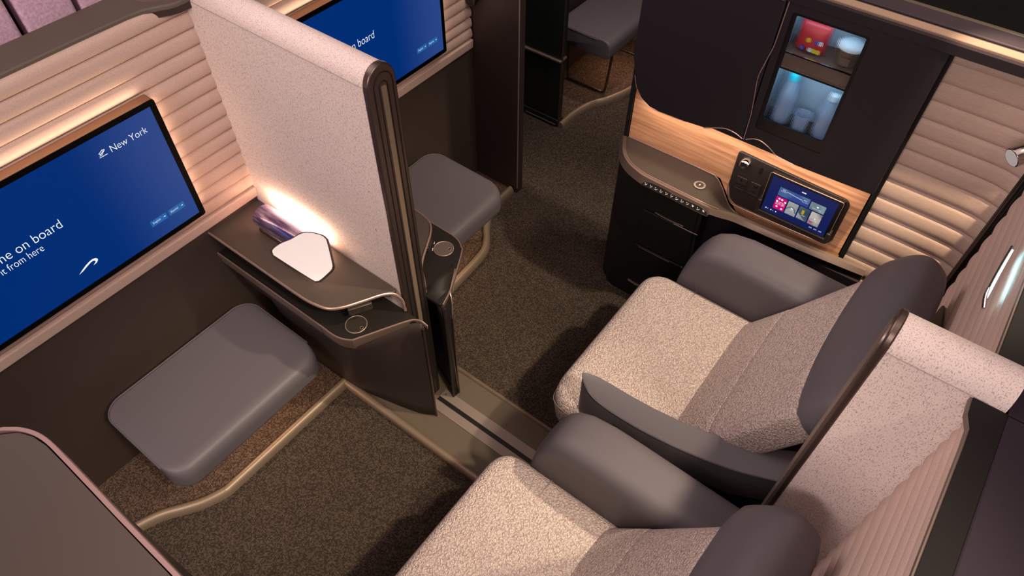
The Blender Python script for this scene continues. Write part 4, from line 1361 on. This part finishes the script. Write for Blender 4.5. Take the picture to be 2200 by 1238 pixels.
# ------------------------------------------------------------------ ribbed side wall and rear shells of the right suite
SEW = [1.400, 1.347, 1.288, 1.230, 1.170, 1.113, 1.058, 1.001, 0.938, 0.868, 0.802, 0.739, 0.666, 0.595, 0.52, 0.44]
path = [(2.032, 0.072, -1, 0), (2.032, 0.0, -1, 0), (2.031, -0.08, -1, 0), (2.029, -0.15, -1, 0.05), (2.025, -0.19, -0.99, 0.12), (2.014, -0.225, -0.93, 0.35), (2.000, -0.245, -0.8, 0.6)]
sw = ribbed('ribbed_wall_panel', path, SEW, 0.007, 'louver_silk')
tag(sw, 'pink beige softly ribbed side panel right of the dark wardrobe', 'wall panel')
struct(box('wall_right', (2.045, 2.10, -1.3, 0.10, 0.0, 1.41), 'brown_side'))
box_gap = struct(box('trim_2', (2.006, 2.03, 0.064, 0.080, 0.45, 1.40), 'black'))

def shell(x0, x1, label, n=12, seams=None):
    seams = seams or [1.432, 1.409, 1.363, 1.326, 1.278, 1.229, 1.171, 1.096, 1.022, 0.945, 0.87, 0.80, 0.73, 0.66, 0.59, 0.52, 0.45]
    pth = []
    for k in range(n + 1):
        t = k / n
        x = x0 + (x1 - x0) * t
        pth.append((x, -0.262, 0, 1))
    o = ribbed('ribbed_wall_panel', pth, seams, 0.011, 'louver')
    return tag(o, label, 'wall panel')
shell(-0.03, 0.90, 'pink beige ribbed shell behind the near seat at lower right')
shell(0.99, 1.975, 'pink beige ribbed shell behind the right seat, lit by a slim wand lamp')
struct(box('wall_rear', (-0.3, 2.045, -0.34, -0.284, 0.0, 1.40), 'brown_side'))
for x0, x1, lab in ((-0.022, 0.899, 'dark glossy ledge above the near ribbed shell at lower right'), (0.991, 1.952, 'dark glossy ledge above the ribbed shell behind the right seat')):
    t = thing('shell_ledge', ((x0 + x1) / 2, -0.28, 1.43), lab, 'ledge')
    yy = -0.247
    pts = [(x0, yy), (x1 - 0.10, yy), (x1 - 0.06, yy + 0.001), (x1 - 0.035, yy + 0.010), (x1, yy + 0.012), (x1, -0.290), (x0, -0.290)]
    prism('ledge_lip', pts, 'z', 1.428, 1.438, 'lip', t)
    pts2 = [(x, y - 0.0035 if y > -0.28 else y) for x, y in pts]
    prism('ledge_board', pts2, 'z', 1.430, 1.4405, 'ledge_dark', t)
    prism('top_board', [(x0, -0.290), (x1, -0.290), (x1, -0.75), (x0, -0.75)], 'z', 1.405, 1.441, 'plum', t, bevel=0.004)
tail = prism('shell_capping', [(0.899, -0.290), (0.991, -0.290), (0.991, -0.75), (0.899, -0.75)], 'z', 1.405, 1.4405, 'plum', None)
tag(tail, 'plum grey board continuing behind the short fabric partition', 'capping')

# black corner bar
cb_ = thing('corner_bar', (2.0, -0.25, 0.62), 'black rounded vertical bar in the corner behind the right seat', 'bar')
rings = []
for z, s in [(0.618, 0.2), (0.621, 0.65), (0.630, 0.9), (0.645, 1.0), (1.0, 1.0), (1.38, 1.0)]:
    rings.append(sell((1.993, -0.250, z), V((0.72, 0.69, 0)), V((-0.69, 0.72, 0)), 0.018 * s, 0.013 * s, 3.0, 24))
loft('bar', rings, 'gloss_black', cb_)
tube('bar_edge', [(1.978, -0.240, 0.632), (1.978, -0.240, 1.38)], 0.0015, 'bronze', cb_, smooth=0, seg=6)

# wand lamp on the shell
wn = thing('wand_lamp', (1.35, -0.245, 1.3), 'slim chrome wand lamp glowing pale blue on the ribbed shell at right', 'lamp')
tube('wand', [(1.435, -0.232, 1.330), (1.36, -0.228, 1.318), (1.305, -0.226, 1.312)], 0.0026, 'lamp_chrome', wn, smooth=4, seg=8)
tube('wand_light', [(1.430, -0.236, 1.325), (1.36, -0.233, 1.313), (1.300, -0.231, 1.307), (1.285, -0.231, 1.297)], 0.0022, 'cyan_e', wn, smooth=4, seg=8)
tube('wand_hook', [(1.305, -0.226, 1.312), (1.290, -0.228, 1.303), (1.268, -0.236, 1.292)], 0.0035, 'lamp_chrome', wn, smooth=4, seg=8, ry=0.006)
d = bpy.data.lights.new('wand_light_source', 'AREA')
d.shape = 'RECTANGLE'
d.size, d.size_y, d.energy, d.color = 0.15, 0.006, 0.08, (0.18, 0.78, 1.0)
o = bpy.data.objects.new('wand_light_source', d)
COL.objects.link(o)
o.location = (1.36, -0.238, 1.322)
o.rotation_euler = V((0, -0.9, 0.45)).to_track_quat('-Z', 'Y').to_euler()

# chrome reading lamp by the corner bar
rl = thing('reading_lamp', (1.98, -0.22, 1.2), 'chrome cylindrical reading lamp at the right edge beside the corner bar', 'lamp')
a, b = V((1.905, -0.177, 1.228)), V((1.975, -0.238, 1.262))
dr = (b - a).normalized()
u = dr.cross(V((0, 0, 1))).normalized()
v = u.cross(dr)
loft('lamp_barrel', [sell(a + dr * t, u, v, r, r, 2.0, 28) for t, r in [(0.0, 0.0255), (0.001, 0.0265), (0.04, 0.0265), (0.082, 0.026)]], 'lamp_chrome', rl)
loft('lamp_lens', [sell(a - dr * 0.0006, u, v, 0.023, 0.023, 2.0, 24), sell(a - dr * 0.0002, u, v, 0.023, 0.023, 2.0, 24)], 'white', rl)

# black gadget at the top of the far suite
gd = thing('coat_hook', (2.06, 1.75, 0.98), 'black rounded hook at the top edge beside the far screen', 'hook')
pad('hook_pad', [((2.045, 1.765, 0.955), (0, 1, 0), (0, 0, 1), 0.028, 0.022), ((2.088, 1.765, 0.975), (0, 1, 0), (0, 0, 1), 0.026, 0.022)], 'gloss_black', gd, 0.008, 0.004, 2.5, 24, 2)


# ------------------------------------------------------------------ seats
def make_seat():
    base = (1.34, 0.2, 0.0)
    t = thing('lounge_seat', base, '', 'seat')
    # cushion
    x0, x1, y0, y1, zt, zb = 0.985, 1.668, 0.10, 0.612, 0.482, 0.32
    def plan(inset):
        return rnd([(x0 + inset, y0), (x1 - inset, y0), (x1 - inset, y1 - inset), (x0 + inset, y1 - inset)], [0.01, 0.01, 0.085, 0.11], 9)
    rings = []
    for z, ins in [(zb, 0.015), (zb + 0.02, 0.004), (zb + 0.07, 0.0), (zt - 0.045, 0.001), (zt - 0.028, 0.004), (zt - 0.014, 0.012), (zt - 0.005, 0.022), (zt, 0.036), (zt + 0.004, 0.07), (zt + 0.006, 0.14)]:
        rings.append([V((x, y, z)) for x, y in plan(ins)])
    cu = loft('cushion', rings, 'boucle', t, angle=60)
    tube('cushion_seam', [(x0 + 0.02, 0.424, zt - 0.002), (x0 + 0.07, 0.424, zt + 0.003), (1.3, 0.424, zt + 0.0045), (x1 - 0.07, 0.424, zt + 0.003), (x1 - 0.01, 0.424, zt - 0.008)], 0.0012, 'seam', cu, smooth=4, seg=6)
    tube('front_seam', [(x0 + 0.004, 0.40, zt - 0.05), (x0 + 0.002, 0.52, zt - 0.045), (x0 + 0.025, 0.59, zt - 0.05), (x0 + 0.10, 0.612, zt - 0.06)], 0.0015, 'seam', cu, smooth=5, seg=6)
    box('seat_base', (1.112, 1.64, -0.15, 0.52, 0.0, 0.325), 'black', t, bevel=0.01)
    box('seat_liner', (1.055, 1.66, -0.20, 0.12, 0.30, 0.47), 'olive', t, bevel=0.01)
    # backrest: two padded segments leaning back
    u = (1, 0, 0)
    def seg(nm, p0, p1, x0a, x1a, x0b, x1b, th, r0, r1):
        p0, p1 = V((0, *p0)), V((0, *p1))
        dd = (p1 - p0).normalized()
        nrm = V((0, dd.z, -dd.y))
        if nrm.y < 0:
            nrm = -nrm
        st_ = []
        for k in range(4):
            w = k / 3
            c = p0.lerp(p1, w) - nrm * th
            xa, xb = x0a * (1 - w) + x0b * w, x1a * (1 - w) + x1b * w
            c.x = (xa + xb) / 2
            st_.append((c, u, nrm, (xb - xa) / 2, th))
        return pad(nm, st_, 'boucle', t, r0, r1, 5.0, 64, 4)
    lo = seg('lumbar_cushion', (0.262, 0.435), (0.128, 0.650), 1.035, 1.650, 1.050, 1.648, 0.06, 0.02, 0.012)
    up = seg('back_cushion', (0.134, 0.640), (-0.022, 0.915), 1.050, 1.648, 1.085, 1.645, 0.065, 0.012, 0.02)
    # headrest
    p0, p1 = V((0, 0.012, 0.866)), V((0, -0.118, 1.045))
    dd = (p1 - p0).normalized()
    nrm = V((0, dd.z, -dd.y))
    rings = []
    for k in range(25):
        w = k / 24 * 2 - 1
        x = 1.398 + w * 0.327
        q = (1 - abs(w) ** 4.0) ** (1 / 4.0) if abs(w) < 1 else 0.0
        q = max(q, 0.02)
        c = (p0 + p1) / 2 - nrm * 0.072
        c = V((x, c.y - 0.0 * w, c.z))
        cv = V((0, -0.012 * (abs(w) ** 2), 0))
        rings.append(sell(c + cv, dd, nrm, 0.108 * (0.35 + 0.65 * q) if q > 0.05 else 0.03, 0.078 * (0.25 + 0.75 * q) if q > 0.05 else 0.015, 2.9, 40))
    loft('headrest', rings, 'leather', t)
    # right hand armrest: tall rounded block
    rings = []
    ys = [0.512, 0.510, 0.503, 0.490, 0.470, 0.445, 0.40, 0.33, 0.25, 0.15, 0.05, -0.05, -0.13]
    hs = [0.30, 0.42, 0.54, 0.66, 0.78, 0.88, 0.96, 1.0, 1.0, 0.99, 0.98, 0.97, 0.95]
    for y, h in zip(ys, hs):
        zb_, ztop = 0.36, 0.685
        zz = zb_ + (ztop - zb_) * h
        a_ = 0.080 if y < 0.47 else 0.080 * (0.80 + 0.2 * min(h / 0.78, 1))
        xc = 1.742
        pts = rnd([(xc - a_, zb_), (xc + a_, zb_), (xc + a_ * 1.05, zz), (xc - a_, zz)], [0.01, 0.01, 0.055, 0.070], 8)
        rings.append([V((x, y, z)) for x, z in pts])
    loft('armrest', rings, 'leather', t)
    # left hand armrest: slim tapering arm over an open side
    yy = [0.500, 0.488, 0.462, 0.42, 0.36, 0.28, 0.18, 0.08, 0.0, -0.08, -0.14]
    xo = [1.010, 0.998, 0.990, 0.985, 0.984, 0.984, 0.986, 0.992, 1.000, 1.012, 1.02]   # outer
    xi = [1.012, 1.022, 1.032, 1.038, 1.041, 1.045, 1.052, 1.066, 1.084, 1.112, 1.13]   # inner
    zo = [0.672, 0.655, 0.630, 0.616, 0.612, 0.616, 0.632, 0.655, 0.680, 0.715, 0.74]
    zi = [0.674, 0.674, 0.670, 0.664, 0.660, 0.660, 0.668, 0.682, 0.700, 0.726, 0.75]
    zlow = [0.44, 0.44, 0.455, 0.485, 0.545, 0.530, 0.505, 0.515, 0.535, 0.58, 0.61]
    rings = []
    for k in range(len(yy)):
        A = V((xo[k], yy[k], zo[k]))
        B = V((xi[k], yy[k], zi[k]))
        Cc = V((xi[k], yy[k], zlow[k] + 0.01))
        D = V((xo[k] + 0.004, yy[k], zlow[k]))
        rings.append([V((q[0], yy[k], q[1])) for q in rnd([(A.x, A.z), (B.x, B.z), (Cc.x, Cc.z), (D.x, D.z)], [0.004, 0.006, 0.004, 0.004], 3)])
    la = loft('armrest', rings, 'leather', t, angle=40)
    tube('armrest_piping', [(a_ - 0.001, b_, c_) for a_, b_, c_ in zip(xo, yy, zo)], 0.0016, 'leather_dark', la, smooth=3, seg=6)
    box('arm_side_panel', (0.998, 1.02, 0.36, 0.478, 0.30, 0.46), 'leather', t, bevel=0.006)
    box('arm_side_recess', (1.012, 1.03, -0.12, 0.46, 0.04, 0.56), 'black', t)
    return t


M['seam'] = mat('boucle_seam', (0.24, 0.18, 0.15), 0.95)
seat = make_seat()
seat['label'] = 'beige boucle seat with grey leather arms and headrest, right of the short partition'
seat2 = copy_tree(seat)
seat2.location.x -= 0.895
seat2['label'] = 'beige boucle seat at the bottom edge, cut by the frame, nearest the camera'
for s_ in (seat, seat2):
    s_['group'] = 'lounge seats'
    s_['category'] = 'seat'

# ------------------------------------------------------------------ left wardrobe top in the near left corner
wl = thing('wardrobe', (-0.18, 0.3, 0), 'plum grey topped cabinet with rose metal rim at the lower left corner', 'wardrobe')
pl_ = [(-0.0295, -0.9), (-0.0295, 0.0), (-0.0285, 0.60), (-0.0275, 0.72), (-0.0268, 0.80), (-0.0270, 0.845), (-0.031, 0.874), (-0.040, 0.898), (-0.052, 0.916), (-0.070, 0.932), (-0.13, 0.955), (-0.42, 0.965), (-0.42, -0.9)]
prism('top_board', [(x - 0.012 if x > -0.2 else x, y - 0.008 if y > 0.9 else y) for x, y in pl_], 'z', 1.40, 1.4395, 'plum', wl)
prism('rim_underlay', [(x - 0.008 if x > -0.2 else x, y - 0.006 if y > 0.9 else y) for x, y in pl_], 'z', 1.40, 1.4400, 'brown', wl)
rp = smooth_path([(x, y, 0) for x, y in pl_[:-1]], 4)
rings = []
for i, p in enumerate(rp):
    tt = rp[min(i + 1, len(rp) - 1)] - rp[max(i - 1, 0)]
    s = V((tt.y, -tt.x, 0)).normalized()
    rings.append([p - s * 0.006 + V((0, 0, 1.4425)), p + s * 0.0 + V((0, 0, 1.4425)), p + s * 0.001 + V((0, 0, 1.441)), p + s * 0.001 + V((0, 0, 1.40)), p - s * 0.006 + V((0, 0, 1.40))])
loft('metal_rim', rings, 'rim_pink', wl, angle=25)
prism('carcass', [(x - 0.004, y - 0.006) if x > -0.2 else (x, y - 0.006 if y > 0.9 else y) for x, y in pl_], 'z', 0.0, 1.40, 'aubergine', wl)

for o in bpy.data.objects:
    if '_base' in o:
        del o['_base']
niche = prism('niche_shade_panel', rnd([(1.58, 0.30), (1.84, 0.30), (1.80, 0.78), (1.58, 0.90)], [0, 0, 0.06, 0.02], 6), 'y', -0.25, -0.2455, 'black')  # flat black panel stands in for the shade inside a niche
tag(niche, 'black rounded panel standing for the dark of a niche low in the gap between the right headrest and the ribbed shell', 'panel')
